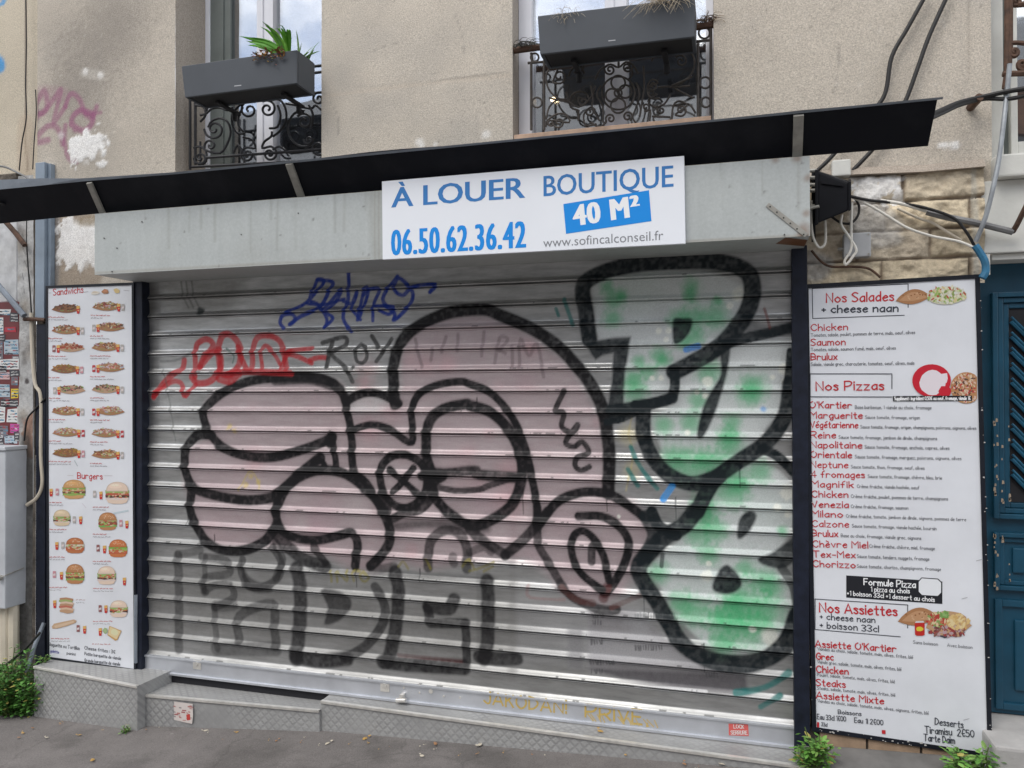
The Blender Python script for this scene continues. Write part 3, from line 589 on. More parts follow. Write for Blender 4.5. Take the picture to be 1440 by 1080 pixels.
for k in range(NS):
    r_ = lath == k
    wv = warp[k, 0]*.0010*np.sin(2*np.pi*(xr*1.3+warp[k, 1])) + warp[k, 2]*.0006*np.sin(2*np.pi*(xr*3.7+warp[k, 3]))
    tilt = (zz[r_]-zz[r_].mean())/P_
    Yg[r_] += wv[None, :]*(0.4+tilt[:, None])
    Z[r_] += (warp[k, 1]*.0006)*np.sin(2*np.pi*(xr*.8+warp[k, 2]))[None, :]
Yg += .010*((fbm(X, Z, 1.1, 81, 2)-.5)) - .012*np.sin(np.pi*xr)[None, :]*0.6   # bowed a little
nxx = len(gx); nzz = len(zz)
jj, ii = np.meshgrid(np.arange(nzz-1), np.arange(nxx-1), indexing='ij')
jj = jj.ravel(); ii = ii.ravel(); q = np.stack([jj*nxx+ii, jj*nxx+ii+1, (jj+1)*nxx+ii+1, (jj+1)*nxx+ii], 1)
X = X.ravel(); Z = Z.ravel(); Yg = Yg.ravel()
rgba = np.zeros((len(X), 4)); rgba[:, :3] = 0.3
pt = Paint(X, Z, SY-.004, rgba)
A_ = lambda *p: [(200+x/3, 360+y/3) for x, y in p]
B_ = lambda *p: [(660+x/3, 360+y/3) for x, y in p]
C_ = lambda *p: [(200+x/3, 700+y/3) for x, y in p]
D_ = lambda *p: [(660+x/3, 720+y/3) for x, y in p]
E_ = lambda *p: [(200+x/5.4, 360+y/5.4) for x, y in p]
GR = (0.10, 0.095, 0.085)
# road grime spots, a darker wash towards the foot, streaks, old poster left-overs
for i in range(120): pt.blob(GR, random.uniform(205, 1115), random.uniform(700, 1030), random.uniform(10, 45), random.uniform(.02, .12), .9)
pt.fill((0.12, 0.115, 0.105), [(205, 780), (440, 800), (700, 830), (760, 880), (700, 960), (420, 930), (205, 905)], .58, 40); pt.fill((0.11, 0.108, 0.105), [(205, 690), (500, 760), (800, 850), (1110, 900), (1115, 1020), (700, 960), (205, 905)], .28, 60)  # broad washes darken the lower laths, most at lower left
pt.fill((0.09, 0.085, 0.07), [(205, 395), (330, 388), (330, 425), (290, 445), (205, 455)], .5, 14)
for x_ in (253, 260, 268): pt.stroke((0.02, 0.02, 0.02), 3, [(x_, 392), (x_+2, 412), (x_+10, 432)], .4)
pt.blob((0.02, 0.03, 0.03), 281, 438, 6, .9, .4)
pt.fill((0.20, 0.19, 0.20), D_((500, 400), (700, 410), (900, 600), (1170, 690), (1180, 765), (900, 745), (640, 700), (500, 672)), .78, 5, False)
pt.fill((0.15, 0.145, 0.15), D_((415, 490), (480, 490), (480, 672), (415, 660)), .75, 4, False); pt.fill((0.42, 0.42, 0.43), D_((490, 500), (800, 520), (960, 650), (500, 620)), .5, 6, False)
pt.fill((0.07, 0.065, 0.072), D_((490, 660), (1165, 690), (1180, 765), (900, 748), (640, 705)), .75, 3, False)
pt.fill((0.34, 0.34, 0.35), D_((200, 270), (500, 320), (500, 650), (200, 640)), .35, 8, False)
pt.fill((0.17, 0.165, 0.16), D_((165, 40), (200, 40), (200, 720), (165, 720)), .45, 4, False)
for y_, x0_, s_ in ((438, 520, 60), (468, 520, 50), (550, 515, 60), (440, 700, 190), (465, 800, 90), (575, 700, 130), (610, 1000, 140), (635, 510, 110), (675, 515, 60), (690, 1000, 60)):
    for j in range(int(s_/11)): pt.stroke((0.06, 0.06, 0.065), random.uniform(1.6, 3), D_((x0_+j*11, y_-8+random.uniform(-4, 2)), (x0_+j*11+random.uniform(-2, 6), y_+8)), .65, .3)
# pink
PK = (0.40, 0.285, 0.305)
pt.fill(PK, [(292, 560), (330, 541), (420, 533), (476, 536), (486, 560), (500, 556), (556, 562), (562, 500), (575, 470), (605, 450), (660, 441), (710, 450), (760, 480), (800, 512), (830, 560), (852, 620), (858, 690), (890, 705), (915, 735), (910, 770), (880, 830), (850, 850), (800, 838), (770, 810), (740, 790), (680, 788), (600, 800), (560, 790), (545, 800), (500, 802), (450, 780), (380, 770), (310, 770), (280, 748), (262, 700), (256, 650), (270, 625), (292, 610), (284, 585)], .64, 7)
pt.fill((0.5, 0.49, 0.49), [(490, 566), (520, 553), (550, 560), (556, 572), (530, 580), (495, 580)], .6, 4)
for i in range(70): pt.blob(random.choice([(0.5, 0.36, 0.38), (0.36, 0.24, 0.28), (0.52, 0.22, 0.25), (0.45, 0.42, 0.42)]), random.uniform(290, 850), random.uniform(470, 780), random.uniform(6, 22), random.uniform(.06, .28), .9)
for p_ in ((322, 600), (330, 606), (352, 670), (345, 682), (362, 678), (440, 655)): pt.blob((0.55, 0.42, 0.08), p_[0], p_[1], 4, .5)
pt.stroke((0.5, 0.40, 0.12), 3, [(335, 690), (352, 662), (366, 688)], .5); pt.stroke((0.5, 0.40, 0.12), 3, [(880, 690), (890, 640), (884, 610), (890, 580)], .4); pt.blob((0.5, 0.42, 0.14), 884, 612, 14, .4); pt.blob((0.5, 0.42, 0.14), 888, 660, 12, .35)
BK = (0.011, 0.0105, 0.012)
def K(w, p, op=.98, s=.20, w1=None):
    pt.stroke(BK, w*1.7, p, op*.16, .9, True, w1); pt.stroke(BK, w*1.14, p, op, s, True, w1)
# old grey scribble across the pink
for p_ in (A_((1150, 350), (1165, 420), (1180, 470)), A_((1280, 340), (1270, 370), (1262, 405)), A_((1330, 330), (1328, 400)), A_((1225, 390), (1215, 440)), B_((60, 320), (50, 420)), B_((105, 450), (118, 380), (130, 340), (160, 352), (125, 400)), B_((120, 395), (150, 410)), B_((210, 470), (214, 350), (250, 420), (285, 370), (312, 510)), B_((180, 380), (180, 470))):
    pt.stroke((0.16, 0.12, 0.13), 5, p_, .55, .3)
K(16, A_((1065, 625), (1058, 520), (1062, 440), (1100, 350), (1180, 285), (1300, 238), (1440, 225)) + B_((130, 250), (250, 300), (360, 370), (440, 450), (510, 540), (560, 640), (580, 740), (590, 850), (585, 1000)))
K(12, A_((860, 612), (830, 560), (760, 520), (600, 512), (450, 528), (340, 575), (265, 640), (256, 690), (290, 760), (350, 815), (450, 846), (560, 848), (680, 815), (760, 785), (800, 765)))
K(16, A_((560, 520), (700, 515), (800, 540)), .8)
K(11, A_((850, 600), (870, 690), (882, 780), (888, 900), (940, 955), (985, 1030), (1010, 1080)))
K(11, A_((860, 612), (930, 580), (1000, 582), (1080, 622)))
K(13, A_((290, 755), (225, 760), (180, 820), (178, 900), (210, 975), (300, 1010), (430, 1030), (540, 1020), (590, 985), (650, 930), (710, 880), (750, 850)))
K(8, A_((710, 895), (740, 860), (765, 890), (700, 915))); K(9, A_((800, 780), (812, 850), (815, 910))); K(13, A_((790, 790), (800, 760)))
K(12, C_((565, 20), (565, 90), (590, 140), (650, 172), (740, 180), (830, 160), (880, 150), (905, 195), (895, 290)))
K(13, A_((560, 1085), (590, 1005), (650, 940), (740, 905), (840, 915), (920, 965), (985, 1030)) + C_((1025, 80), (1045, 170), (1010, 240), (960, 290)))
K(13, A_((205, 985), (198, 1050)) + C_((205, 80), (235, 140), (270, 190), (340, 222), (430, 222), (505, 190), (545, 150), (565, 110)))
K(16, C_((560, 150), (610, 205), (680, 260), (770, 290)), .85); K(10, C_((560, 190), (590, 260), (560, 340)), .6); K(10, C_((720, 205), (770, 275)), .8)
K(11, C_((960, 295), (1010, 300), (1060, 290)), .6)
K(11, A_((1000, 920), (1015, 875), (1060, 842), (1120, 842), (1178, 880), (1200, 950), (1180, 1020), (1120, 1062), (1060, 1050), (1012, 990), (1000, 920)))
K(9, A_((1042, 900), (1110, 960), (1172, 1012))); K(9, A_((1142, 895), (1100, 950), (1058, 992))); K(12, A_((1180, 930), (1270, 925), (1215, 960)))
K(11, A_((1010, 1000), (1030, 1060)) + C_((1045, 90), (1110, 62), (1172, 50), (1222, 0)) + A_((1232, 1000),), .9)
K(10, A_((885, 735), (960, 712), (1040, 730), (1135, 785), (1135, 650), (1170, 580), (1250, 542), (1340, 530)) + B_((0, 540), (80, 572), (150, 640), (200, 720), (240, 830), (262, 930), (285, 1060)) + D_((285, 60),))
K(14, A_((1220, 920), (1198, 840), (1198, 750), (1215, 690), (1270, 645), (1360, 625)) + B_((0, 630), (80, 655), (150, 715), (200, 800), (222, 890), (210, 980), (170, 1060)) + D_((70, 45), (0, 55)) + C_((1290, 62), (1235, 0)) + A_((1215, 960),))
K(11, A_((1200, 905), (1270, 915), (1400, 905)) + B_((40, 922), (200, 935)), .9, .25, 16); K(8, A_((1220, 970), (1320, 990), (1420, 985)) + B_((80, 970), (190, 935)), .85)
K(13, D_((0, 75), (60, 122), (150, 180)), .85); K(13, D_((150, 182), (215, 130), (270, 72), (330, 0)), .9); K(10, D_((0, 170), (60, 150), (90, 170)), .6)
K(11, B_((285, 1060),) + D_((290, 130), (335, 215), (390, 310), (450, 372), (560, 412), (620, 412)), .85); pt.stroke((0.10, 0.035, 0.03), 10, D_((390, 320), (450, 370), (520, 385)), .6); pt.stroke((0.12, 0.05, 0.045), 8, D_((600, 405), (680, 370), (720, 352)), .6)
K(12, D_((290, 60), (340, -10), (400, -60), (500, -85), (600, -70), (680, -20), (745, 30)))
K(11, D_((460, 18), (560, 20), (630, 60), (672, 130), (655, 215), (610, 300), (570, 345))); pt.stroke((0.10, 0.03, 0.03), 14, D_((580, 320), (565, 365)), .7)
K(10, D_((560, 330), (480, 270), (440, 205), (430, 140), (445, 95), (482, 82), (525, 115), (565, 185), (588, 290))); K(10, D_((515, 210), (518, 150), (535, 130)), .85)
K(7, B_((400, 568), (362, 650), (398, 662), (388, 720), (435, 745), (455, 712), (405, 785), (440, 805), (475, 785), (502, 830), (455, 850), (445, 885), (470, 905), (505, 890)), .9)
# silver and green piece at right
SV = (0.55, 0.58, 0.575)
pt.fill(SV, B_((520, 135), (600, 80), (800, 62), (1000, 65), (1110, 100), (1172, 130), (1165, 190), (1140, 240), (1080, 330), (1000, 400), (920, 440), (860, 480), (850, 600), (650, 630), (665, 360), (545, 350), (530, 220)), .88, 3)
pt.fill(SV, B_((860, 500), (1060, 460), (1100, 380), (1365, 355), (1362, 480), (1330, 600), (1260, 720), (1150, 830), (1020, 910), (900, 930), (830, 860), (790, 760), (765, 680), (850, 630)), .88, 3)
pt.fill(SV, B_((1060, 920), (1180, 880), (1280, 890), (1350, 950), (1385, 1080)) + D_((1365, 60), (1320, 150), (1290, 230), (1355, 320), (1360, 430), (1300, 540), (1200, 592), (1080, 600), (960, 530), (860, 420), (800, 310), (755, 240), (880, 120), (950, 10)), .88, 3)
for i in range(40): pt.blob((0.40, 0.42, 0.43), random.uniform(840, 1110), random.uniform(390, 900), random.uniform(5, 18), random.uniform(.05, .3), .9)
GN = (0.03, 0.36, 0.13)
MT = (0.30, 0.46, 0.38)
for x_, y_, r_ in ((870, 420, 34), (910, 410, 30), (1000, 440, 30), (900, 520, 30), (1010, 540, 24), (1060, 560, 30), (960, 600, 40), (1020, 640, 36), (1040, 690, 36), (980, 760, 36), (1010, 800, 40), (1060, 850, 50), (1080, 820, 40), (940, 800, 26), (1000, 870, 40), (1090, 720, 34)): pt.blob(MT, x_, y_, r_, .13, .9)
for crop, lst in ((B_, ((580, 130, 26), (610, 180, 40), (605, 262, 36), (645, 170, 22), (935, 130, 34), (930, 170, 28), (1048, 190, 20), (880, 265, 40), (950, 262, 50), (1040, 255, 50), (950, 340, 40), (900, 365, 30), (715, 445, 26), (800, 420, 36), (820, 440, 26), (690, 520, 40), (700, 570, 52), (755, 490, 30), (1010, 488, 50), (965, 610, 36), (935, 700, 42), (1200, 555, 52), (1180, 580, 46), (1110, 700, 36), (1090, 760, 40), (1100, 795, 52), (820, 715, 36), (860, 850, 50), (930, 890, 70), (1040, 880, 56), (990, 860, 40), (1230, 910, 44), (1100, 985, 70), (1140, 960, 46), (990, 1050, 50))),
                  (D_, ((1000, 20, 46), (960, 90, 50), (1040, 80, 46), (1010, 180, 40), (795, 260, 44), (1165, 238, 34), (1240, 290, 46), (1280, 325, 42), (890, 385, 50), (950, 425, 60), (1050, 440, 40), (1080, 480, 70), (1160, 400, 90), (1120, 390, 50), (1255, 420, 70), (1180, 500, 70), (1070, 560, 50), (1320, 80, 20)))):
    for x_, y_, r_ in lst: pt.blob(GN, *crop((x_, y_))[0], r_/3*1.0, .60, .75)
for crop, lst in ((B_, ((800, 315, 14), (840, 315, 14), (830, 352, 12), (770, 515, 11), (810, 515, 11), (1005, 530, 22), (995, 588, 12), (960, 575, 10), (1330, 478, 26), (1330, 528, 14), (1280, 510, 10), (1140, 160, 30), (1100, 210, 14), (920, 745, 12), (1345, 1000, 30), (1300, 1060, 16))), (D_, ((1270, 530, 36), (1000, 270, 24), (1195, 495, 15), (1010, 220, 12), (1345, 10, 16), (630, 20, 8)))):
    for x_, y_, r_ in lst: pt.blob((0.72, 0.73, 0.66), *crop((x_, y_))[0], r_/3, .8, .35)
TB = (0.009, 0.014, 0.017)
def T(w, p, op=.95, s=.16, w1=None):
    pt.stroke(TB, w*1.75, p, op*.2, .9, True, w1); pt.stroke(TB, w*1.1, p, op, s, True, w1)
T(22, B_((505, 350), (490, 230), (480, 125), (560, 70), (700, 35), (900, 22), (1060, 25), (1165, 62), (1195, 130), (1180, 215), (1130, 300), (1050, 385), (950, 445), (865, 490)))
T(13, B_((865, 480), (850, 600), (700, 628))); T(15, B_((600, 650), (730, 632), (855, 600)))
pt.fill(TB, B_((490, 365), (600, 345), (680, 340), (672, 400), (655, 500), (650, 630), (720, 660), (600, 700), (580, 650), (600, 520), (605, 410), (560, 420), (530, 440), (510, 410)), .93, 2, False)
T(20, B_((735, 655), (735, 760), (785, 870), (860, 935), (950, 962), (1050, 930))); T(9, B_((580, 700), (640, 690), (700, 660)))
pt.fill(TB, B_((1100, 370), (1090, 480), (1060, 590), (1030, 680), (985, 765), (960, 750), (985, 640), (1020, 570), (1060, 500), (1060, 400)), .93, 2)
T(14, B_((1085, 370), (1150, 350), (1240, 330), (1365, 300))); T(18, B_((1160, 290), (1250, 320), (1365, 310)), .55, .6)
T(20, B_((1355, 540), (1335, 670), (1255, 785), (1155, 855), (1050, 930), (1000, 1000), (960, 1080))); T(13, B_((1235, 815), (1300, 845), (1375, 920))); T(9, B_((1355, 400), (1340, 560)))
T(22, D_((950, 0), (900, 60), (820, 110), (760, 170), (715, 230), (730, 290), (790, 380), (840, 470), (900, 560), (990, 615), (1100, 640), (1230, 630), (1335, 560), (1385, 440))); T(15, D_((770, 0), (800, 60), (870, 100))); T(18, D_((745, 20), (780, 100), (740, 190)), .85)
pt.fill(TB, B_((860, 270), (900, 262), (940, 268), (930, 320), (890, 365), (860, 362)), .93, 2); pt.fill(TB, D_((1025, 310), (1055, 245), (1085, 225), (1110, 240), (1145, 280), (1145, 320), (1100, 347), (1040, 340)), .94, 2)
pt.fill(TB, D_((1130, 105), (1140, 30), (1180, -5), (1212, 15), (1190, 70), (1150, 112)), .93, 2); pt.fill(TB, D_((1220, 195), (1290, 165), (1385, 100), (1390, 180), (1330, 240), (1240, 225)), .9, 2); T(12, D_((1320, 240), (1370, 320), (1385, 420)), .7); pt.stroke(TB, 6, D_((815, 180), (810, 230)), .7)
TE = (0.02, 0.15, 0.14)
for w_, p_ in ((6, B_((400, 182), (418, 240), (436, 290))), (5, B_((365, 222), (375, 252))), (7, B_((680, 805), (720, 890), (792, 982))), (7, B_((668, 900), (710, 970))), (9, D_((1125, 762), (1250, 742), (1350, 678))), (8, D_((1230, 825), (1312, 775)))): pt.stroke(TE, w_, p_, .85, .3)
pt.stroke((0.02, 0.25, 0.62), 10, B_((818, 1025), (855, 972)), .85); pt.stroke((0.05, 0.22, 0.6), 9, B_((915, 395), (965, 380)), .8); pt.blob((0.05, 0.25, 0.6), *B_((1240, 645))[0], 4, .6)
pt.stroke((0.16, 0.04, 0.03), 4, B_((1245, 220), (1268, 300)), .7)
# red writing
RD = (0.42, 0.022, 0.028)
for w_, p_ in ((8, E_((75, 1075), (150, 965), (240, 890), (295, 860), (312, 790))), (7, E_((75, 1065), (200, 962), (285, 965), (310, 1060))), (6, E_((325, 1065), (400, 975))), (8, E_((395, 915), (400, 700), (432, 650), (490, 632), (530, 680), (455, 780), (430, 840))), (9, E_((430, 840), (520, 740), (580, 720), (585, 860), (510, 950), (410, 965), (370, 920))),
        (9, E_((570, 690), (600, 612), (650, 592), (705, 632), (742, 720), (725, 830), (650, 905), (590, 870), (575, 760), (570, 690))), (8, E_((720, 690), (780, 850), (825, 850), (838, 690), (870, 622), (930, 605), (1010, 622), (1060, 690), (1090, 850))), (6, E_((905, 850), (898, 740), (930, 680), (990, 732), (1040, 820))), (8, E_((640, 900), (720, 885), (900, 880), (1130, 890))), (11, E_((580, 930), (650, 945), (730, 890))), (7, E_((1085, 740), (1180, 765), (1280, 812))), (6, E_((1110, 720), (1200, 710), (1290, 702))), (7, E_((1270, 790), (1330, 772), (1392, 772))), (6, E_((1050, 850), (1085, 770), (1130, 720)))):
    pt.stroke(RD, w_*1.12, p_, .85, .22)
pt.stroke((0.05, 0.06, 0.06), 4, E_((130, 800), (250, 790), (370, 740)), .5); pt.stroke((0.03, 0.10, 0.08), 3, E_((630, 700), (690, 750), (680, 810)), .6); pt.stroke((0.08, 0.09, 0.08), 3, [(228, 520), (236, 560), (245, 620)], .5)
# blue writing
BU = (0.012, 0.040, 0.30)
for w_, p_ in ((5, A_((595, 305), (578, 280), (592, 250), (630, 245), (642, 268), (618, 288))), (4.5, A_((610, 235), (690, 195), (762, 112), (738, 98), (718, 145), (705, 185), (740, 205), (775, 262), (768, 302))), (5, A_((735, 100), (798, 108), (790, 140), (745, 215), (660, 258), (625, 285))), (4.5, A_((765, 222), (840, 140), (815, 190), (775, 235), (802, 262), (765, 300))), (5, A_((868, 72), (866, 180), (845, 262), (882, 318))), (4.5, A_((845, 190), (885, 200), (905, 150), (882, 215), (918, 268))), (4.5, A_((905, 270), (935, 140), (952, 150), (918, 250))), (4.5, A_((970, 272), (975, 200), (1000, 140), (960, 140), (930, 165))),
        (5, A_((1075, 85), (1012, 180), (1062, 240), (1060, 270), (1122, 212), (1138, 150), (1080, 92), (1062, 140), (1098, 165), (1142, 130), (1236, 120), (1212, 152))), (4, A_((690, 200), (760, 205), (850, 180))), (4.5, A_((1000, 230), (1040, 245), (1060, 215), (985, 210)))):
    pt.stroke(BU, w_*1.2, p_, .92, .25)
# thin black tag
for w_, p_ in ((7, A_((775, 468), (788, 410), (800, 362))), (7, A_((758, 366), (850, 342), (856, 376), (798, 412), (855, 470), (885, 530))), (6, A_((922, 372), (900, 400), (902, 440), (925, 452), (945, 430), (944, 390), (922, 372))), (7, A_((968, 338), (995, 385))), (6, A_((1050, 350), (1015, 405), (985, 445)))): pt.stroke((0.04, 0.04, 0.04), w_, p_, .9, .25)
pt.blob((0.04, 0.04, 0.04), *A_((888, 470))[0], 3, .9)
# lower letters
DK = (0.014, 0.0135, 0.015)
Q = lambda w, p, op=.85, sm=True: pt.stroke(DK, w*1.45, p, op, .22, sm)
Q(10, C_((145, 245), (150, 420), (148, 640)), .6); Q(8, C_((145, 240), (190, 235), (240, 222)), .5)
Q(8, C_((245, 250), (350, 268), (362, 320), (262, 340), (255, 395), (262, 400)), .6); Q(8, C_((260, 395), (300, 372), (370, 372), (378, 425), (300, 465)), .6); Q(6, C_((262, 250), (256, 395)), .5); Q(7, C_((300, 465), (305, 560), (312, 640)), .5); Q(12, C_((310, 460), (380, 455)), .5)
Q(10, C_((405, 600), (408, 500), (545, 450), (555, 540), (562, 625)), .65); Q(14, C_((310, 640), (430, 640), (560, 640)), .55)
Q(8, C_((420, 262), (415, 320), (450, 375), (520, 372), (575, 330), (582, 270), (550, 210)), .7); pt.fill(DK, C_((415, 265), (445, 330), (500, 360), (550, 372), (540, 400), (470, 400), (425, 360)), .7, 2)
Q(15, C_((650, 300), (665, 400), (660, 560), (645, 680)), .85); Q(15, C_((645, 672), (750, 690), (860, 680)), .88); Q(10, C_((850, 680), (930, 635), (990, 570), (1022, 500), (1012, 430), (980, 378)), .8)
pt.fill(DK, C_((755, 390), (830, 395), (878, 430), (870, 480), (820, 525), (765, 535), (780, 470)), .82, 2)
Q(14, C_((1065, 315), (1080, 400), (1065, 560), (1035, 690)), .88); Q(15, C_((1015, 695), (1110, 705), (1230, 712), (1355, 718)), .9); pt.stroke((0.09, 0.03, 0.03), 6, C_((1080, 665), (1350, 690)), .5)
Q(13, C_((1205, 460), (1290, 470), (1315, 430)), .85); Q(10, C_((1202, 470), (1215, 530), (1365, 530)), .85, False); Q(9, C_((1362, 530), (1366, 600), (1368, 690)), .85)
Q(10, C_((1205, 295), (1215, 190), (1270, 140), (1340, 152), (1370, 220), (1368, 300)), .8); Q(9, C_((1310, 250), (1315, 275)), .6)
pt.fill(DK, C_((1060, 105), (1200, 92), (1440, 110), (1440, 150), (1200, 130), (1075, 140)), .7, 4)
pt.fill(DK, C_((690, 262), (800, 290), (960, 310), (1440, 330), (1440, 350), (1000, 330), (760, 305)), .55, 3)
Q(14, D_((75, 290), (80, 400), (75, 560), (60, 620)), .88); Q(13, D_((40, 612), (120, 622), (200, 620)), .85); Q(14, C_((1438, 300), (1440, 640)), .2)
pt.stroke((0.3, 0.18, 0.17), 5, D_((250, 310), (255, 360), (400, 370)), .5)
OL = (0.22, 0.19, 0.03)
for p_ in (C_((795, 310), (795, 355)), C_((820, 355), (822, 312), (860, 352), (862, 308)), C_((890, 352), (888, 312), (915, 310)), C_((930, 312), (918, 335), (935, 355), (955, 335), (930, 312)), C_((1080, 290), (1100, 270), (1120, 300)), C_((1200, 260), (1215, 300)), C_((1350, 290), (1380, 260), (1400, 300)), D_((0, 250), (50, 235), (105, 210)), D_((60, 250), (100, 230))): pt.stroke(OL, 4, p_, .6, .3)
pt.stroke((0.62, 0.62, 0.62), 4, D_((700, 735), (850, 742), (1000, 756)), .8)
for x_, y_, l_, c_ in ((262, 700, 40, BK), (500, 800, 26, BK), (590, 800, 18, BK), (735, 690, 34, BK), (853, 690, 30, BK), (822, 420, 44, TB), (905, 830, 36, TB), (990, 905, 40, TB), (1040, 660, 26, TB), (300, 752, 22, BK), (670, 560, 16, BK), (950, 700, 30, TB)): pt.stroke(c_, 2.2, [(x_, y_), (x_+.6, y_+l_)], .7, .3, True, 1.2)
# the paint's hard wear along each ledge
wear = (fbm(X, Z*0.25, 26, 91, 3) > 0.70) & (np.mod(Z-SZ0, P_) > .004) & (np.mod(Z-SZ0, P_) < .012)
pt._blend(np.nonzero(wear)[0], (0.03, 0.03, 0.03), np.full(int(wear.sum()), .55))
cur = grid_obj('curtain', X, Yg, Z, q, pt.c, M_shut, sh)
cur.data.set_sharp_from_angle(angle=math.radians(34))
# bottom bar, with its fittings
bz0, bz1 = .2125, .2935
b = MB(); b.box(SX0, SX1, SY-.020, SY+.018, bz0, bz1, None, .004); b.box(SX0, SX1, SY-.026, SY+.02, bz1-.006, bz1+.004, None, .002); b.box(SX0, SX1, SY-.030, SY+.014, bz0-.006, bz0+.006, None, .002)
bar = b.build('bottom_bar', M_bar, sh)
b = MB()
for cx, cy in ((277, 934), (541, 965)):
    b = MB(); p = at(cx, cy, SY-.021); b.box(p[0]-.022, p[0]+.026, SY-.0245, SY-.019, p[2]-.026, p[2]+.022, None, .002); b.tube([(p[0], SY-.030, p[2]+.004), (p[0], SY-.02, p[2]+.004)], .011, 12); b.build('lock_plate', M_alu, bar)
b = MB(); p = at(563, 986, SY-.05); b.tube([(p[0]-.022, SY-.045, p[2]), (p[0]+.028, SY-.048, p[2]+.006)], .011, 10); b.box(p[0]-.006, p[0]+.014, SY-.05, SY-.02, p[2], p[2]+.03, None, .003); b.build('padlock', M_alu, bar)
b = MB()
for x_, y_ in ((568, 967), (590, 964), (590, 974), (606, 972), (624, 969), (624, 979), (647, 971), (647, 981)):
    b = MB(); p = at(x_, y_, SY-.021); b.tube([(p[0], SY-.0235, p[2]), (p[0], SY-.019, p[2])], .005 if x_ != 606 else .011, 10); b.build('rivet', M_alu, bar)
for x0, x1 in ((SX0-.058, SX0+.004), (SX1-.003, SX1+.058)):
    b = MB(); b.box(x0, x1, SY-.045, SY+.03, bz0-.012, 2.30, None, .004); b.build('guide_rail', M_rail, sh)
b = MB(); x = SX0-.03; b.tube([(x, SY-.047, .26), (x+.002, SY-.052, .5), (x, SY-.047, .62)], .010, 6); b.build('pipe_stub', M_lip, sh)

# ================================================================== shutter housing and canopy
hs = thing('shutter_housing', 'long pale grey sheet steel box above the shutter, rust at its lower right corner', 'shutter box', (-1.39, -.1, 2.287))
hb = MB(); hb.box(-3.069, .288, -.2785, WY-.002, 2.287, 2.592, None, .003); hb.build('box', M_box, hs)
X, Z, q = wall_grid(-3.069, .288, 2.2865, 2.5925, .0065, []); rgb = np.ones((len(X), 4)); rgb[:, :3] = np.array([.44, .47, .465])*(.92+.16*fbm(X, Z, 2.2, 111))[:, None]
rgb[:, :3] *= (.95+.10*fbm(X*6, Z*.7, 6, 113, 3))[:, None]; pt = Paint(X, Z, -.28, rgb)
for i in range(46): pt.blob(random.choice([(.30, .31, .30), (.52, .55, .54), (.36, .36, .33)]), random.uniform(134, 1137), random.uniform(225, 385), random.uniform(8, 40), random.uniform(.04, .14), .9)
for i in range(34): x_ = random.uniform(140, 1137); y_ = 300-(x_-134)*.081; pt.stroke((.27, .27, .25), random.uniform(1.5, 5), [(x_, y_+2), (x_+random.uniform(-1, 1), y_+random.uniform(20, 80))], random.uniform(.1, .4), .8)
for x_ in (527, 533): pt.stroke((.30, .28, .23), 2.2, [(x_, 268), (x_, 366)], .55)
pt.fill((.34, .35, .33), [(518, 270), (537, 268), (537, 368), (524, 368)], .5, 4); pt.stroke((.30, .27, .22), 3, [(134, 384), (520, 363)], .5); pt.stroke((.30, .27, .22), 3, [(964, 340), (1137, 331)], .6)
for p_, r_ in (((1130, 322), 8), ((1134, 300), 5), ((1128, 330), 7), ((1136, 250), 5), ((1120, 222), 6), ((1090, 224), 5)): pt.blob((.20, .11, .06), p_[0], p_[1], r_, .55, .8)
for i in range(60): pt.blob((.16, .155, .15), random.uniform(136, 1137), random.uniform(225, 384), random.uniform(.9, 1.9), random.uniform(.3, .8), .4)
rgb[:, 3] = 1; grid_obj('front_sheet', X, np.full(len(X), -.2805)-.006*np.clip(fbm(X, Z, 2.4, 117, 2)-.3, 0, 1)*np.clip(np.minimum(Z-2.287, 2.592-Z)/.08, 0, 1), Z, q, rgb, M_steelp, hs)
hh = MB()
for i in range(6):
    t = i/5; p = at(1083+t*47, 291+t*39, -.281); hh = MB()
    hh.tube([(p[0], -.2865, p[2]), (p[0], -.279, p[2])], .0032, 8, (0.03, 0.03, 0.03)); hh.build('screw_hole', M_print, hs)
for x_, y_ in ((165, 349), (158, 382), (200, 312), (1103, 330), (147, 335), (340, 330), (420, 300)):
    p = at(x_, y_, -.281); hh = MB(); hh.tube([(p[0], -.2862, p[2]), (p[0], -.279, p[2])], .003, 8, (0.1, 0.1, 0.095)); hh.build('screw_hole', M_print, hs)
p0, p1 = at(1079, 288, -.2805), at(1134, 331, -.2805); d = (p1-p0)/np.linalg.norm(p1-p0); nrm = np.array([-d[2], 0, d[0]])
sp_ = MB(); c_ = [p0-nrm*.009, p1-nrm*.009, p1+nrm*.009, p0+nrm*.009]; sp_.add([(v[0], -.2850, v[2]) for v in c_]+[(v[0], -.2795, v[2]) for v in c_], [(0, 1, 2, 3), (0, 4, 5, 1), (1, 5, 6, 2), (2, 6, 7, 3), (3, 7, 4, 0)]); sp_.build('fixing_strip', M_strut, hs)
ru = MB(); ru.poly([(.286, -.20, 2.2865), (.20, -.274, 2.2865), (.17, -.15, 2.2865), (.286, -.06, 2.2865)][::-1], (0.16, 0.07, 0.03)); ru.build('rust_patch', M_print, hs)

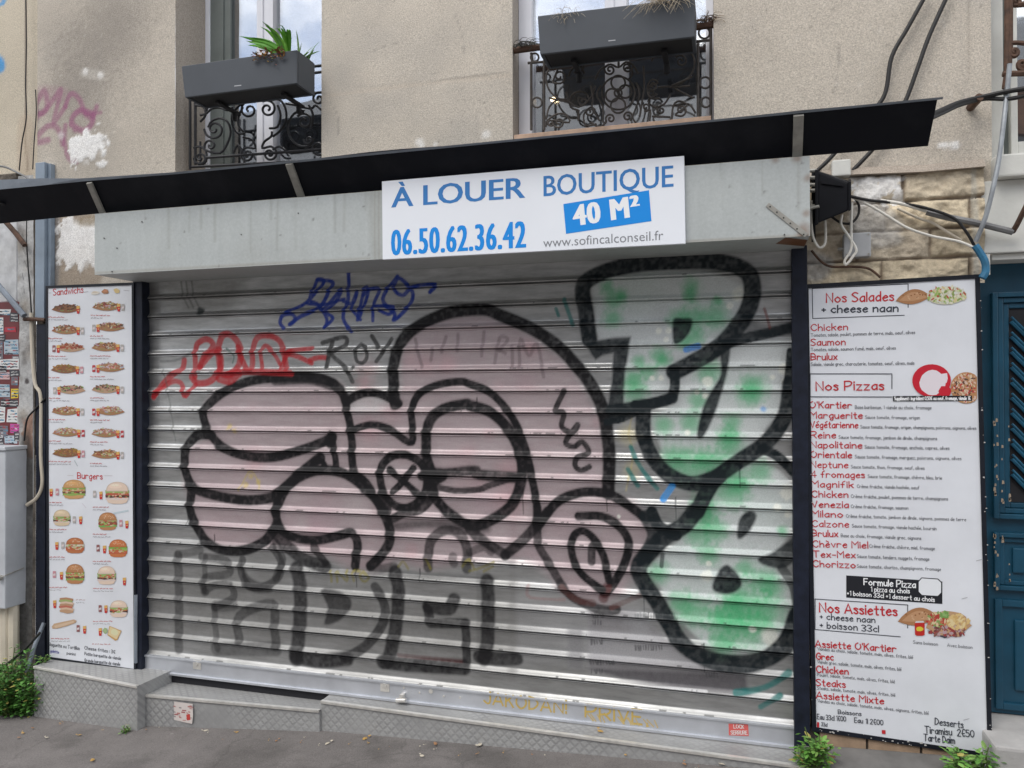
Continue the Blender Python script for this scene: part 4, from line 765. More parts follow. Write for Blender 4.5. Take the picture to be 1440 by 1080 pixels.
cn = thing('shop_canopy', 'long black tilted canopy board running along the front above the steel box', 'canopy', (-1.4, -.3, 2.59))
CZ0, CZ1 = at(1310, 205, -.236)[2], at(1322, 140, -.376)[2]
def canp(x, t, off=0):                      # t = 0 at the wall-side edge, 1 at the outer edge
    return (x, -.236-.14*t+off*.65, CZ0+(CZ1-CZ0)*t+off*.75 - .006*max(0, -3.1-x)*3*(1-t))
c0, c1 = -5.2, .704; b = MB(); N = 40
sag = lambda x: .004*math.sin(x*3.1)+.003*math.sin(x*7.7)
vb = []
for i in range(N+1):
    x = c0+(c1-c0)*i/N
    for t, off in ((0, 0), (1, 0), (1, .008), (0, .008)):
        p = canp(x, t, off); vb.append((p[0], p[1], p[2]+sag(x)*t))
fs = []
for i in range(N):
    for j in range(4): fs.append((i*4+j, i*4+(j+1) % 4, (i+1)*4+(j+1) % 4, (i+1)*4+j))
fs += [(3, 2, 1, 0), (N*4, N*4+1, N*4+2, N*4+3)]; b.add(vb, fs); b.build('board', M_canopy, cn)
b = MB()                                    # pale upturned edge, wide at the left and dying out
xl = [(-5.2, .062), (-3.6, .052), (-3.3, .036), (-3.05, .012), (-2.5, .006), (-1, .005), (.72, .004)]
vb = []; fs = []
for x, w_ in xl:
    p = canp(x, 1); y = p[1]-.001; z = p[2]+sag(x)
    vb += [(x, y-.002, z-.002), (x, y-.010, z+w_*.9), (x, y-.006, z+w_*.9), (x, y+.004, z+.0)]
for i in range(len(xl)-1):
    for j in range(4): fs.append((i*4+j, i*4+(j+1) % 4, (i+1)*4+(j+1) % 4, (i+1)*4+j))
fs += [(3, 2, 1, 0), tuple(len(vb)-4+j for j in range(4))]; b.add(vb, fs); b.build('edge_lip', M_lip, cn)
for (ax, ay), (bx_, by_), w_ in (((126, 264), (146, 297), .030), ((407, 238), (425, 277), .034), ((1123, 168), (1121, 218), .036)):
    a = at(ax, ay, -.376); c = at(bx_, by_, -.236); x0 = a[0]; x1 = c[0]; b = MB()
    P0 = np.array(canp(x0, .98, -.002)); P1 = np.array(canp(x1, .0, -.002)); n_ = np.array([0, -.65, -.75])*.012; s_ = np.array([w_/2, 0, 0])
    b.hexa([P1-s_+n_, P0-s_+n_, P0+s_+n_, P1+s_+n_, P1-s_, P0-s_, P0+s_, P1+s_], None); b.build('strut', M_strut, cn)
b = MB(); p = canp(-3.62, .3, -.004); b.tube([canp(-3.62, .62, -.006), canp(-3.62, .60, -.010)], .018, 12); b.build('cap', M_under, cn)

# ================================================================== LETTERING
GL = {'A': '004a80 1363', 'B': '000a ~0a4a686505 ~0555724100', 'C': '~785a2905215072', 'D': '000a ~0a49754100', 'E': '6a0a0060 0555', 'F': '6a0a00 0555', 'G': '~785a2905215072 727545',
 'K': '000a 6a04 2660', 'L': '0a0060', 'M': '000a458a80', 'N': '000a707a', 'O': '~4a18051240728578', 'P': '000a ~0a5a785504', 'R': '000a ~0a5a785504 3570', 'S': '~693a08265462300011'.replace('0011', '01'),
 'T': '0a8a 4a40', 'U': '~0a0330636a', 'V': '0a407a', 'X': '006a 0a60', 'I': '000a', 'J': '~5a523002',
 'a': '~5536032052 5650', 'b': '0a00 ~0436533001', 'c': '~5536033051', 'd': '5a50 ~5436032052', 'e': '~035436032051', 'f': '~5a392720 0545', 'g': '~5536032052 ~56504z1y', 'h': '0a00 ~04365450',
 'i': '0600 0908', 'j': '~26202z0y 2928', 'k': '0a00 5603 2450', 'l': '0a00', 'm': '0600 ~04264440 ~44668480', 'n': '0600 ~04365450', 'o': '~3603306336', 'p': '060z ~0436533001', 'q': '565z ~5536032052',
 'r': '0600 ~042655', 's': '~45260533412001', 't': '~29213040 0646', 'u': '~06022052 5650', 'v': '063056', 'w': '0620456086', 'x': '0650 0056', 'y': '0630 561z', 'z': '06560050',
 '0': '~3a08033063683a', '1': '183a30', '2': '~083a684500 0060', '3': '~092a683525 ~35623001', '4': '505a0373', '5': '5a0a06 ~0646633001', '6': '~5a27023062462503', '7': '0a6a20', '8': '~3a08356230023568', '9': '~693a074568 6860',
 ',': '111x', '.': '0001', "'": '0a08', '+': '0444 2226', '-': '0444', ':': '0102 0506', '€': '~693a153061 0454', '!': '0a03 0001', '(': '~2a0520', ')': '~0a2500'}
GL['é'] = GL['e']+' 285a'; GL['è'] = GL['e']+' 1a48'; GL['î'] = '0600 0829 2938'; GL['î'] = '0600'
YV = {c: i-3 for i, c in enumerate('zyx0123456789a')}; YV['a'] = 10
def glyph(ch):
    out = []
    for st_ in GL[ch].split(' '):
        sm = st_[0] == '~'; st_ = st_.lstrip('~'); p = [(int(st_[i])/10, YV[st_[i+1]]/10) for i in range(0, len(st_), 2)]
        out.append(smooth_path(p, 4) if sm else [np.array(v, float) for v in p])
    return out
class Print:
    """flat ink on the plane y = Y (facing the street); every stroke sits a hair above the one before"""
    def __init__(s, Y): s.Y = Y; s.m = MB(); s.k = 0
    def lift(s): s.k += 1; return s.Y - .0006 - .000004*(s.k % 400)
    def ribbon(s, P, w, col):
        P = [np.array(p, float) for p in P]; y = s.lift(); n = len(P)
        if n < 2: return
        d0 = P[1]-P[0]; P[0] = P[0]-d0/max(np.hypot(*d0), 1e-9)*w*.4; d1 = P[-1]-P[-2]; P[-1] = P[-1]+d1/max(np.hypot(*d1), 1e-9)*w*.4
        vs_ = []
        for i in range(n):
            a = P[min(i+1, n-1)]-P[i] if i < n-1 else P[i]-P[i-1]; c = P[i]-P[i-1] if i > 0 else a
            a = a/max(np.hypot(*a), 1e-9); c = c/max(np.hypot(*c), 1e-9); t = a+c; t = t/max(np.hypot(*t), 1e-9); nn = np.array([-t[1], t[0]])
            k = min(1.6, 1/max(.3, nn@np.array([-a[1], a[0]])))*w/2; yy = y-i*1e-6
            vs_ += [(P[i][0]+nn[0]*k, yy, P[i][1]+nn[1]*k), (P[i][0]-nn[0]*k, yy, P[i][1]-nn[1]*k)]
        s.m.add(vs_, [(2*i, 2*i+1, 2*i+3, 2*i+2) for i in range(n-1)], col)
    def hand(s, txt, p0, p1, cap, col, wt=.15, jit=.02):
        """hand lettering between two photo points on this plane; cap = capital height in photo px"""
        a = at(*p0, s.Y)[[0, 2]]; b = at(*p1, s.Y)[[0, 2]]; H = cap*mpp(*p0, s.Y); ux = (b-a); Lw = np.hypot(*ux); ux = ux/Lw; uy = np.array([0.02*0-ux[1], ux[0]])
        adv = []; x = 0
        for ch in txt:
            if ch == ' ': adv.append((x, None)); x += .42; continue
            g = glyph(ch); adv.append((x, g)); x += max(p[0] for st_ in g for p in st_)+.24
        sx = Lw/max(x-.24, .01)/H; rr_ = random.Random(len(txt)*7+int(cap*10))
        for x, g in adv:
            if g is None: continue
            dy = rr_.uniform(-jit, jit); sc = 1+rr_.uniform(-jit, jit)*1.5
            for st_ in g: s.ribbon([a+ux*((x+p[0])*sx*H)+uy*((p[1]*sc+dy)*H) for p in st_], wt*H, col)
    def poly(s, pts, col):
        y = s.lift(); s.m.poly([(at(px, py, s.Y)[0], y, at(px, py, s.Y)[2]) for px, py in pts][::-1], col)
    def line(s, pts, w, col): s.ribbon([at(px, py, s.Y)[[0, 2]] for px, py in pts], w*mpp(*pts[0], s.Y), col)
    def blob(s, px, py, rx, ry, col, rot=0, n=14, wob=.12, seed=None):
        r_ = random.Random(seed if seed is not None else s.k); out = []
        for i in range(n):
            a = 2*math.pi*i/n; k = 1+r_.uniform(-wob, wob); x, y = rx*k*math.cos(a), ry*k*math.sin(a)
            out.append((px+x*math.cos(rot)-y*math.sin(rot), py+x*math.sin(rot)+y*math.cos(rot)))
        s.poly(out, col)
    def build(s, name, parent): return s.m.build(name, M_print, parent)
_fc = [0]
def font_text(pr, txt, p0, p1, cap, col, bold=0.0, fat=0.0):
    """block lettering: built-in font turned into flat mesh, fitted between two photo points"""
    cu = bpy.data.curves.new('t', 'FONT'); cu.body = txt; cu.size = 1; cu.offset = bold; cu.space_character = 1.12 if fat > .04 else 1.0; cu.resolution_u = 3; cu.fill_mode = 'FRONT'
    o = bpy.data.objects.new('t', cu); COL.objects.link(o); dg = bpy.context.evaluated_depsgraph_get(); me = o.evaluated_get(dg).to_mesh()
    V = np.array([v.co[:] for v in me.vertices]); Fs = [tuple(p.vertices) for p in me.polygons]
    a = at(*p0, pr.Y)[[0, 2]]; b = at(*p1, pr.Y)[[0, 2]]; H = cap*mpp(*p0, pr.Y); ux = b-a; Lw = np.hypot(*ux); ux = ux/Lw; uy = np.array([-ux[1], ux[0]])
    x0, x1 = V[:, 0].min(), V[:, 0].max(); ch = bpy.data.curves.new('h', 'FONT'); ch.body = 'H'; ch.offset = bold; oh = bpy.data.objects.new('h', ch); COL.objects.link(oh)
    dg = bpy.context.evaluated_depsgraph_get(); mh = oh.evaluated_get(dg).to_mesh(); hv = [v.co.y for v in mh.vertices]; hh_ = max(hv)-min(hv); base = min(hv)
    y = pr.lift(); W = [a+ux*((v[0]-x0)/(x1-x0)*Lw)+uy*((v[1]-base)/hh_*H) for v in V]
    for dx in ((0,) if not fat else (-fat, -fat/2, 0, fat/2, fat)):
        y = pr.lift(); pr.m.add([(w[0]+ux[0]*dx*H, y, w[1]+ux[1]*dx*H) for w in W], Fs, col)
    for ob_ in (o, oh): c = ob_.data; bpy.data.objects.remove(ob_); bpy.data.curves.remove(c)

# ================================================================== LETTING SIGN
SGY = -.300
sg = thing('letting_sign', 'white sign with blue letters announcing a shop to let, fixed to the grey steel box', 'sign', (-.83, -.29, 2.283))
tl, tr_, br, blp = at(537, 255, SGY), at(962, 219, SGY), at(964, 342.5, SGY), at(538, 365, SGY)
b = MB(); b.hexa([(blp[0], SGY, blp[2]), (br[0], SGY, br[2]), (br[0], -.2805, br[2]), (blp[0], -.2805, blp[2]), (tl[0], SGY, tl[2]), (tr_[0], SGY, tr_[2]), (tr_[0], -.2805, tr_[2]), (tl[0], -.2805, tl[2])], None, .0015); b.build('panel', M_signw, sg)
S_ = lambda x, y: (520+x/3.13, 210+y/3.13)
B1, B2 = (0.045, 0.20, 0.50), (0.012, 0.26, 0.74)
pr = Print(SGY)
font_text(pr, 'À LOUER', S_(97, 256), S_(682, 213), 27.5, B1, .004, .032); font_text(pr, 'BOUTIQUE', S_(766, 207), S_(1336, 164), 28.5, B1, .004, .012)
font_text(pr, '06.50.62.36.42', S_(98, 466), S_(684, 432), 35, B2, .0, .042)
pr.poly([S_(852, 241), S_(1229, 180), S_(1240, 316), S_(864, 372)], B2)
font_text(pr, '40 M²', S_(903, 338), S_(1187, 293), 29, (0.86, 0.87, 0.88), .0, .07)
font_text(pr, 'www.sofincalconseil.fr', S_(764, 431), S_(1292, 398), 12.5, (0.22, 0.23, 0.25), -.004)
pr.build('lettering', sg)

# ================================================================== RIGHT MENU BOARD
RY = -.012
rb = thing('menu_board', 'wide white menu board of salads, pizzas and plates in red handwriting beside the blue door', 'menu board', (.62, 0, .29))
def board(th_, Y, TL, TR, BR, BL, t, dep, frame_mat, inner=1.0, lights=None):
    c = [at(*p, Y)[[0, 2]] for p in (TL, TR, BR, BL)]; ctr = sum(c)/4
    def ins(p, k): 
        d = ctr-p; return p+np.array([math.copysign(k, d[0]), math.copysign(k, d[1])])
    i_ = [ins(p, t) for p in c]; fr = MB()
    for a in range(4):
        o1, o2, n1, n2 = c[a], c[(a+1) % 4], i_[a], i_[(a+1) % 4]; yb = Y+dep
        fr.add([(o1[0], Y, o1[1]), (o2[0], Y, o2[1]), (n2[0], Y, n2[1]), (n1[0], Y, n1[1]), (o1[0], yb, o1[1]), (o2[0], yb, o2[1]), (n2[0], yb, n2[1]), (n1[0], yb, n1[1])],
               [(3, 2, 1, 0), (0, 1, 5, 4), (2, 3, 7, 6), (1, 2, 6, 5), (3, 0, 4, 7), (4, 5, 6, 7)])
    fr.build('frame', frame_mat, th_)
    pn = MB(); py = Y+.004; j_ = [ins(p, t-.001) for p in c]
    pn.add([(p[0], py, p[1]) for p in j_]+[(p[0], Y+dep-.002, p[1]) for p in j_], [(3, 2, 1, 0), (4, 5, 6, 7), (0, 1, 5, 4), (1, 2, 6, 5), (2, 3, 7, 6), (3, 0, 4, 7)]); return pn.build('panel', M_panel, th_), py
_, RP = board(rb, RY, (1131, 400), (1378, 385.5), (1396, 1066), (1142, 1028), .0165, .062, M_frame)
pr = Print(RP-.0002); RDm, BKm, GYm = (0.48, 0.022, 0.030), (0.045, 0.05, 0.065), (0.13, 0.135, 0.15)
U = lambda x, y: (1100+x/4.153, 360+y/4.153); V_ = lambda x, y: (1100+x/4.153, 560+y/4.153); W_ = lambda x, y: (1100+x/3.856, 800+y/3.856)
def hd(M, t, x0, y0, x1, y1, h, c=RDm, w=.145, sc=4.153): pr.hand(t, M(x0, y0), M(x1, y1), h/sc, c, w)
def small(M, t, x0, y0, x1, y1, h=19, sc=4.153): pr.hand(t, M(x0, y0), M(x1, y1), h/sc, GYm, .125, .0)
hd(U, 'Nos Salades', 258, 272, 650, 260, 52); hd(U, '+ cheese naan', 232, 332, 676, 324, 42, BKm, .18)
def rectl(M, pts, w=1.0): pr.line([M(*p) for p in pts], w, BKm)
rectl(U, [(735, 300), (735, 163), (175, 190), (178, 365), (712, 346)], 1.1)
hd(U, 'Chicken', 168, 437, 382, 432, 38); small(U, 'Tomates, salade, poulet, pommes de terre, mais, oeuf, olives', 168, 472, 775, 455)
hd(U, 'Saumon', 168, 523, 368, 520, 38); small(U, 'Tomates, salade, saumon fumé, mais, oeuf, olives', 168, 556, 662, 546)
hd(U, 'Brulux', 168, 608, 320, 606, 38); small(U, 'Salade, viande grec, charcuterie, tomates, oeuf, olives, mais', 168, 642, 770, 634)
rectl(U, [(640, 775), (640, 688), (163, 688), (163, 822), (640, 823)], 1.1); hd(U, 'Nos Pizzas', 198, 785, 592, 780, 50)
rows = [('O\'Kartier', 160, 405, 57, 'Base barbecue, 1 viande au choix, fromage', 425, 870), ('Marguerite', 165, 467, 116, 'Sauce tomate, fromage, origan', 485, 803), ('Végétarienne', 165, 442, 172, 'Sauce tomate, fromage, origan, champignons, poivrons, oignons, olives', 457, 1132), ('Reine', 167, 312, 232, 'Sauce tomate, fromage, jambon de dinde, champignons', 330, 903),
 ('Napolitaine', 167, 465, 289, 'Sauce tomate, fromage, anchois, capres, olives', 482, 975), ('Orientale', 167, 405, 346, 'Sauce tomate, fromage, merguez, poivrons, oignons, olives', 425, 1045), ('Neptune', 167, 384, 405, 'Sauce tomate, thon, fromage, oeuf, olives', 402, 830), ('4 fromages', 170, 480, 461, 'Sauce tomate, fromage, chèvre, bleu, brie', 500, 932), ('Magnifik', 172, 415, 519, 'Crème fraiche, viande hachée, oeuf', 437, 800),
 ('Chicken', 172, 384, 577, 'Crème fraiche, poulet, pommes de terre, champignons', 402, 967), ('Venezia', 172, 386, 636, 'Crème fraiche, fromage, saumon', 402, 735), ('Milano', 173, 353, 692, 'Crème fraiche, tomate, jambon de dinde, oignons, pommes de terre', 373, 1073), ('Calzone', 175, 388, 750, 'Sauce tomate, fromage, viande hachée, boursin', 408, 900), ('Brulux', 175, 325, 806, 'Base au choix, fromage, viande grec, oignons', 343, 810),
 ('Chèvre Miel', 178, 500, 868, 'Crème fraiche, chèvre, miel, fromage', 510, 890), ('Tex-Mex', 180, 427, 927, 'Sauce tomate, tenders, nuggets, fromage', 437, 858), ('Chorizzo', 180, 427, 984, 'Sauce tomate, chorizo, champignons, fromage', 437, 926)]
for i, (nm, x0, x1, y, ds_, a, c) in enumerate(rows):
    sl_ = .008+.034*i/16; hd(V_, nm, x0, y, x1, y+(x1-x0)*sl_*.6, 37); small(V_, ds_, a, y+4, c, y+4+(c-a)*sl_)
pr.poly([W_(347, 35), W_(868, 68), W_(868, 190), W_(347, 155)], (0.016, 0.017, 0.022)); WHm = (0.78, 0.79, 0.8)
hd(W_, 'Formule Pizza', 443, 86, 722, 102, 34, WHm, .17, 3.856); hd(W_, '1 pizza au chois', 480, 122, 690, 132, 26, WHm, .16, 3.856); hd(W_, '+1 boisson 33cl +1 dessert au chois', 352, 142, 825, 178, 24, WHm, .16, 3.856)
pr.poly([W_(*p) for p in ((755, 46), (845, 52), (866, 72), (866, 132), (848, 152), (755, 146), (735, 126), (735, 66))], (0.016, 0.017, 0.022)); pr.poly([W_(*p) for p in ((757, 51), (842, 57), (861, 75), (861, 128), (843, 146), (758, 141), (740, 123), (740, 70))], (0.72, 0.74, 0.77))
rectl(W_, [(680, 320), (680, 195), (178, 163), (178, 328), (640, 368)], 1.1)
hd(W_, 'Nos Assiettes', 203, 233, 622, 254, 50, RDm, .15, 3.856); hd(W_, '+ cheese naan', 205, 272, 503, 292, 32, BKm, .15, 3.856); hd(W_, '+ boisson 33cl', 205, 318, 522, 342, 33, BKm, .15, 3.856)
small(W_, 'Sans boisson', 710, 404, 843, 416, 17, 3.856); small(W_, 'Avec boisson', 895, 420, 1030, 433, 17, 3.856)
for t, x0, y0, x1, y1, ds_, b0, b1, b2 in (("Assiette O'Kartier", 180, 422, 617, 450, 'Viandes au choix, salade, tomate, mais, olives, frites, blé', 440, 708, 487), ('Grec', 185, 489, 277, 495, 'Viande grec, salade, tomate, mais, olives, frites, blé', 510, 645, 552), ('Chicken', 185, 559, 358, 572, 'Poulet, salade, tomate, mais, olives, frites, blé', 580, 610, 620), ('Steaks', 185, 632, 342, 643, 'Steaks, salade, tomate, mais, olives, frites, blé', 653, 612, 692), ('Assiette Mixte', 185, 700, 550, 733, 'Viandes au choix, salade, tomate, mais, olives, oignons, frites, blé', 722, 793, 790)):
    hd(W_, t, x0, y0, x1, y1, 35, RDm, .16, 3.856); small(W_, ds_, 190, b0, b1, b2, 17, 3.856)
hd(W_, 'Boissons', 303, 785, 428, 796, 22, BKm, .16, 3.856); hd(W_, 'Eau 33cl 1€00', 190, 813, 345, 826, 26, BKm, .14, 3.856); hd(W_, 'Eau 1l 2€00', 392, 832, 547, 846, 26, BKm, .14, 3.856); hd(W_, '33cl', 212, 850, 243, 855, 20, BKm, .14, 3.856)
hd(W_, 'Desserts', 828, 842, 980, 862, 36, BKm, .13, 3.856); hd(W_, 'Tiramisu  2€50', 773, 888, 1040, 912, 36, BKm, .13, 3.856); hd(W_, 'Tarte Daim', 768, 930, 935, 946, 36, BKm, .13, 3.856)
for M, x, y in ((W_, 985, 158), (W_, 995, 815), (V_, 1145, 945)): pr.line([M(x-12, y+4), M(x+18, y-4)], .7, (0.3, 0.3, 0.32))
pr.poly([W_(540, 872), W_(560, 874), W_(560, 895), W_(540, 893)], RDm); pr.poly([W_(188, 830), W_(200, 831), W_(200, 858), W_(188, 857)], RDm)
pr.build('lettering', rb)
def pic(M, s_, name, fn, Yp, parent):
    q_ = Print(Yp-.0016); fn(q_, M, s_); return q_.build(name, parent)
def naan(q, M, s, cx, cy, L_, h, rot=-.12):
    q.poly([M(cx+L_*(-1+2*t)*1.0, cy-h*math.sin(math.pi*t)**.8+L_*rot*(-1+2*t)) for t in np.linspace(0, 1, 12)]+[M(cx+L_*(-1+2*t), cy+h*.55*math.sin(math.pi*t)+L_*rot*(-1+2*t)) for t in np.linspace(1, 0, 12)][1:-1], (0.36, 0.18, 0.085))
    q.poly([M(cx+L_*.8*(-1+2*t), cy-h*.72*math.sin(math.pi*t)+L_*rot*.8*(-1+2*t)) for t in np.linspace(0, 1, 10)]+[M(cx+L_*.8*(-1+2*t), cy+h*.2*math.sin(math.pi*t)+L_*rot*.8*(-1+2*t)) for t in np.linspace(1, 0, 10)][1:-1], (0.46, 0.26, 0.14))
    r_ = random.Random(3)
    for i in range(16): x = cx+r_.uniform(-.6, .7)*L_; q.blob(*M(x, cy+(x-cx)*rot-r_.uniform(0, .6)*h), 5/s, 4/s, (0.24, 0.10, 0.04) if i % 2 else (0.55, 0.36, 0.22))
def salad(q, M, s, cx, cy, rx, ry, cols, n, seed, sz=11):
    r_ = random.Random(seed)
    for i in range(n):
        a = r_.uniform(0, 6.28); k = math.sqrt(r_.random())
        q.blob(*M(cx+rx*k*math.cos(a), cy+ry*k*math.sin(a)), r_.uniform(.5, 1.3)*sz/s, r_.uniform(.3, .7)*sz/s, r_.choice(cols), r_.uniform(0, 3), 7, .3)
LET = [(0.30, 0.42, 0.12), (0.50, 0.55, 0.30), (0.66, 0.64, 0.50), (0.60, 0.50, 0.28), (0.42, 0.08, 0.05), (0.22, 0.30, 0.08), (0.6, 0.6, 0.55)]
def f1(q, M, s): naan(q, M, s, 765, 250, 102, 56); q.blob(*M(962, 232), 120/s, 52/s, (0.56, 0.54, 0.42), -.05, 18, .08); salad(q, M, s, 962, 230, 112, 48, LET, 150, 4, 12)
pic(U, 4.153, 'salad_picture', f1, RP, rb)
def f2(q, M, s):
    R_ = (0.50, 0.018, 0.035)
    cut = lambda x: min(x, 1137)
    q.poly([M(cut(1075+92*math.cos(a)), 770+92*math.sin(a)) for a in np.linspace(0, 6.28, 26)[:-1]], (0.42, 0.22, 0.10))
    r_ = random.Random(8)
    for i in range(190):
        a = r_.uniform(0, 6.28); k = math.sqrt(r_.random())*84; x = 1075+k*math.cos(a); y = 768+k*math.sin(a)
        if x < 1128: q.blob(*M(x, y), r_.uniform(2, 3.4)*4/s*.8, r_.uniform(1, 2)*4/s*.8, r_.choice([(0.52, 0.30, 0.2), (0.45, 0.06, 0.05), (0.10, 0.05, 0.04), (0.62, 0.5, 0.36), (0.6, 0.44, 0.36)]), r_.uniform(0, 3), 7, .3)
    q.poly([M(872+113*math.cos(a), 728+96*math.sin(a)) for a in np.linspace(0, 6.28, 30)[:-1]], R_); q.blob(*M(876, 740), 75/s, 72/s, (0.70, 0.64, 0.68), 0, 20, .05, 2); q.poly([M(920, 690), M(962, 684), M(966, 715), M(960, 740), M(930, 750)], (0.70, 0.64, 0.68)); q.blob(*M(950, 790), 40/s, 32/s, R_, 0, 12, .1)
    q.poly([M(645, 818), M(1108, 815), M(1108, 846), M(647, 848)], (0.015, 0.016, 0.02)); q.hand('Supplément : ingrédient 0,50€ ou oeuf, fromage, viande 1€', M(655, 842), M(1098, 840), 20/s, WHm, .17, 0)
pic(U, 4.153, 'pizza_picture', f2, RP, rb)
def f3(q, M, s):
    naan(q, M, s, 735, 272, 108, 62); q.poly([M(718, 292), M(772, 290), M(772, 358), M(760, 363), M(730, 362), M(720, 357)], (0.46, 0.025, 0.02)); q.blob(*M(745, 325), 20/s, 13/s, (0.62, 0.52, 0.05)); q.poly([M(724, 283), M(766, 282), M(770, 291), M(720, 293)], (0.55, 0.55, 0.55))
    q.poly([M(785, 335), M(880, 376), M(995, 345), M(880, 330)], (0.06, 0.06, 0.08)); q.blob(*M(900, 300), 118/s, 68/s, (0.45, 0.28, 0.16), .05, 18, .1)
    salad(q, M, s, 900, 335, 100, 34, [(0.16, 0.05, 0.05), (0.22, 0.10, 0.08), (0.42, 0.3, 0.32), (0.3, 0.05, 0.05)], 80, 5, 13); salad(q, M, s, 955, 285, 60, 40, [(0.62, 0.45, 0.2), (0.55, 0.36, 0.14), (0.66, 0.54, 0.3)], 70, 6, 14); salad(q, M, s, 840, 275, 55, 40, [(0.40, 0.05, 0.04), (0.2, 0.32, 0.1), (0.5, 0.14, 0.08), (0.6, 0.5, 0.3)], 80, 7, 12); salad(q, M, s, 880, 245, 25, 16, [(0.16, 0.3, 0.08), (0.25, 0.4, 0.14)], 25, 9, 12)
pic(W_, 3.856, 'plate_picture', f3, RP, rb)
ch = MB()
for i in range(60):
    t = random.random(); px, py = (1147+t*246, 1024+t*37) if i < 26 else (1376+t*17+random.uniform(0, 3), 395+t*660) if i < 52 else (1140+random.uniform(0, 4), random.uniform(420, 1000))
    p = at(px, py+random.uniform(-2, 4) if i < 26 else py, RY); s = random.uniform(.001, .0035)*(1 if i < 26 else .8); yv = RY-.0006-.00001*i
    ch.quad((p[0]-s, yv, p[2]-s), (p[0]+s*1.6, yv, p[2]-s*.7), (p[0]+s, yv, p[2]+s), (p[0]-s, yv, p[2]+s*.6), (0.45, 0.44, 0.42))
ch.build('paint_chips', M_print, rb)

# ================================================================== LEFT MENU BOARD
LY = -.022
lb = thing('menu_board', 'narrow white menu board with sandwich and burger pictures left of the shutter', 'menu board', (-3.35, 0, .25))
_, LP = board(lb, LY, (64, 402), (188, 397), (191, 945), (66, 927), .0135, .082, M_frame)
pr = Print(LP-.0002)
pr.hand('Sandwichs', (75, 415.5), (117, 411.5), 9, RDm, .13); pr.hand('Burgers', (109, 673), (144, 674), 8.5, RDm, .14)
for a, c, y in ((95, 103, 668.5), (147, 158, 669)): pr.line([(a, y), (c, y)], .6, (0.5, 0.45, 0.45))
for a, c, y0, y1 in ((66, 72, 412, 412), (118, 124, 411, 410), (128, 168, 401, 399), (172, 182, 402, 402), (174, 182, 408, 409)): pr.line([(a, y0), (c, y1)], .6, (0.4, 0.38, 0.4))
pr.hand('Baguette ou Tortillas', (69, 908), (112, 914), 4.6, GYm, .17); pr.hand('galette', (71, 917), (83, 919), 4.0, (0.12, 0.12, 0.35), .17); pr.hand('panini', (94, 920), (106, 922), 4.0, GYm, .17)
pr.hand('Cheese frites : 3€', (119, 913), (162, 919), 4.6, GYm, .17); pr.hand('Petite barquette de viande', (119, 921), (170, 928), 4.2, GYm, .17); pr.hand('Grande barquette de viande', (119, 930), (169, 936), 4.2, GYm, .17)
LB = {}
capt = []
sw = [(96, 434, 154, 431), (96, 464, 153, 460), (96, 489, 153, 488), (95, 519, 153, 517), (97, 548, 153, 547), (96, 578, 153, 578), (97, 608, 153, 609), (97, 637, 153, 639)]
rs = random.Random(12)
def cup(q, x, y, can=None):
    q.poly([(x-2.2, y-2), (x+2.2, y-2), (x+1.7, y+5), (x-1.7, y+5)], (0.50, 0.03, 0.03)); q.poly([(x-2.4, y-5.5), (x+2.2, y-6), (x+2.2, y-1.6), (x-2.2, y-1.6)], (0.62, 0.38, 0.12))
    q.blob(x+.4, y+.8, 1, .8, (0.65, 0.5, 0.2))
def can(q, x, y, c): q.poly([(x-2, y-5), (x+2, y-5), (x+2.2, y-3.5), (x+2.2, y+4.5), (x-2.2, y+4.5), (x-2.2, y-3.5)], c); q.poly([(x-1.7, y-1), (x+1.8, y-2), (x+1.8, y+1), (x-1.7, y+2)], (0.62, 0.55, 0.55))
CANC = [(0.42, 0.05, 0.06), (0.40, 0.38, 0.36), (0.25, 0.10, 0.10), (0.5, 0.25, 0.28)]
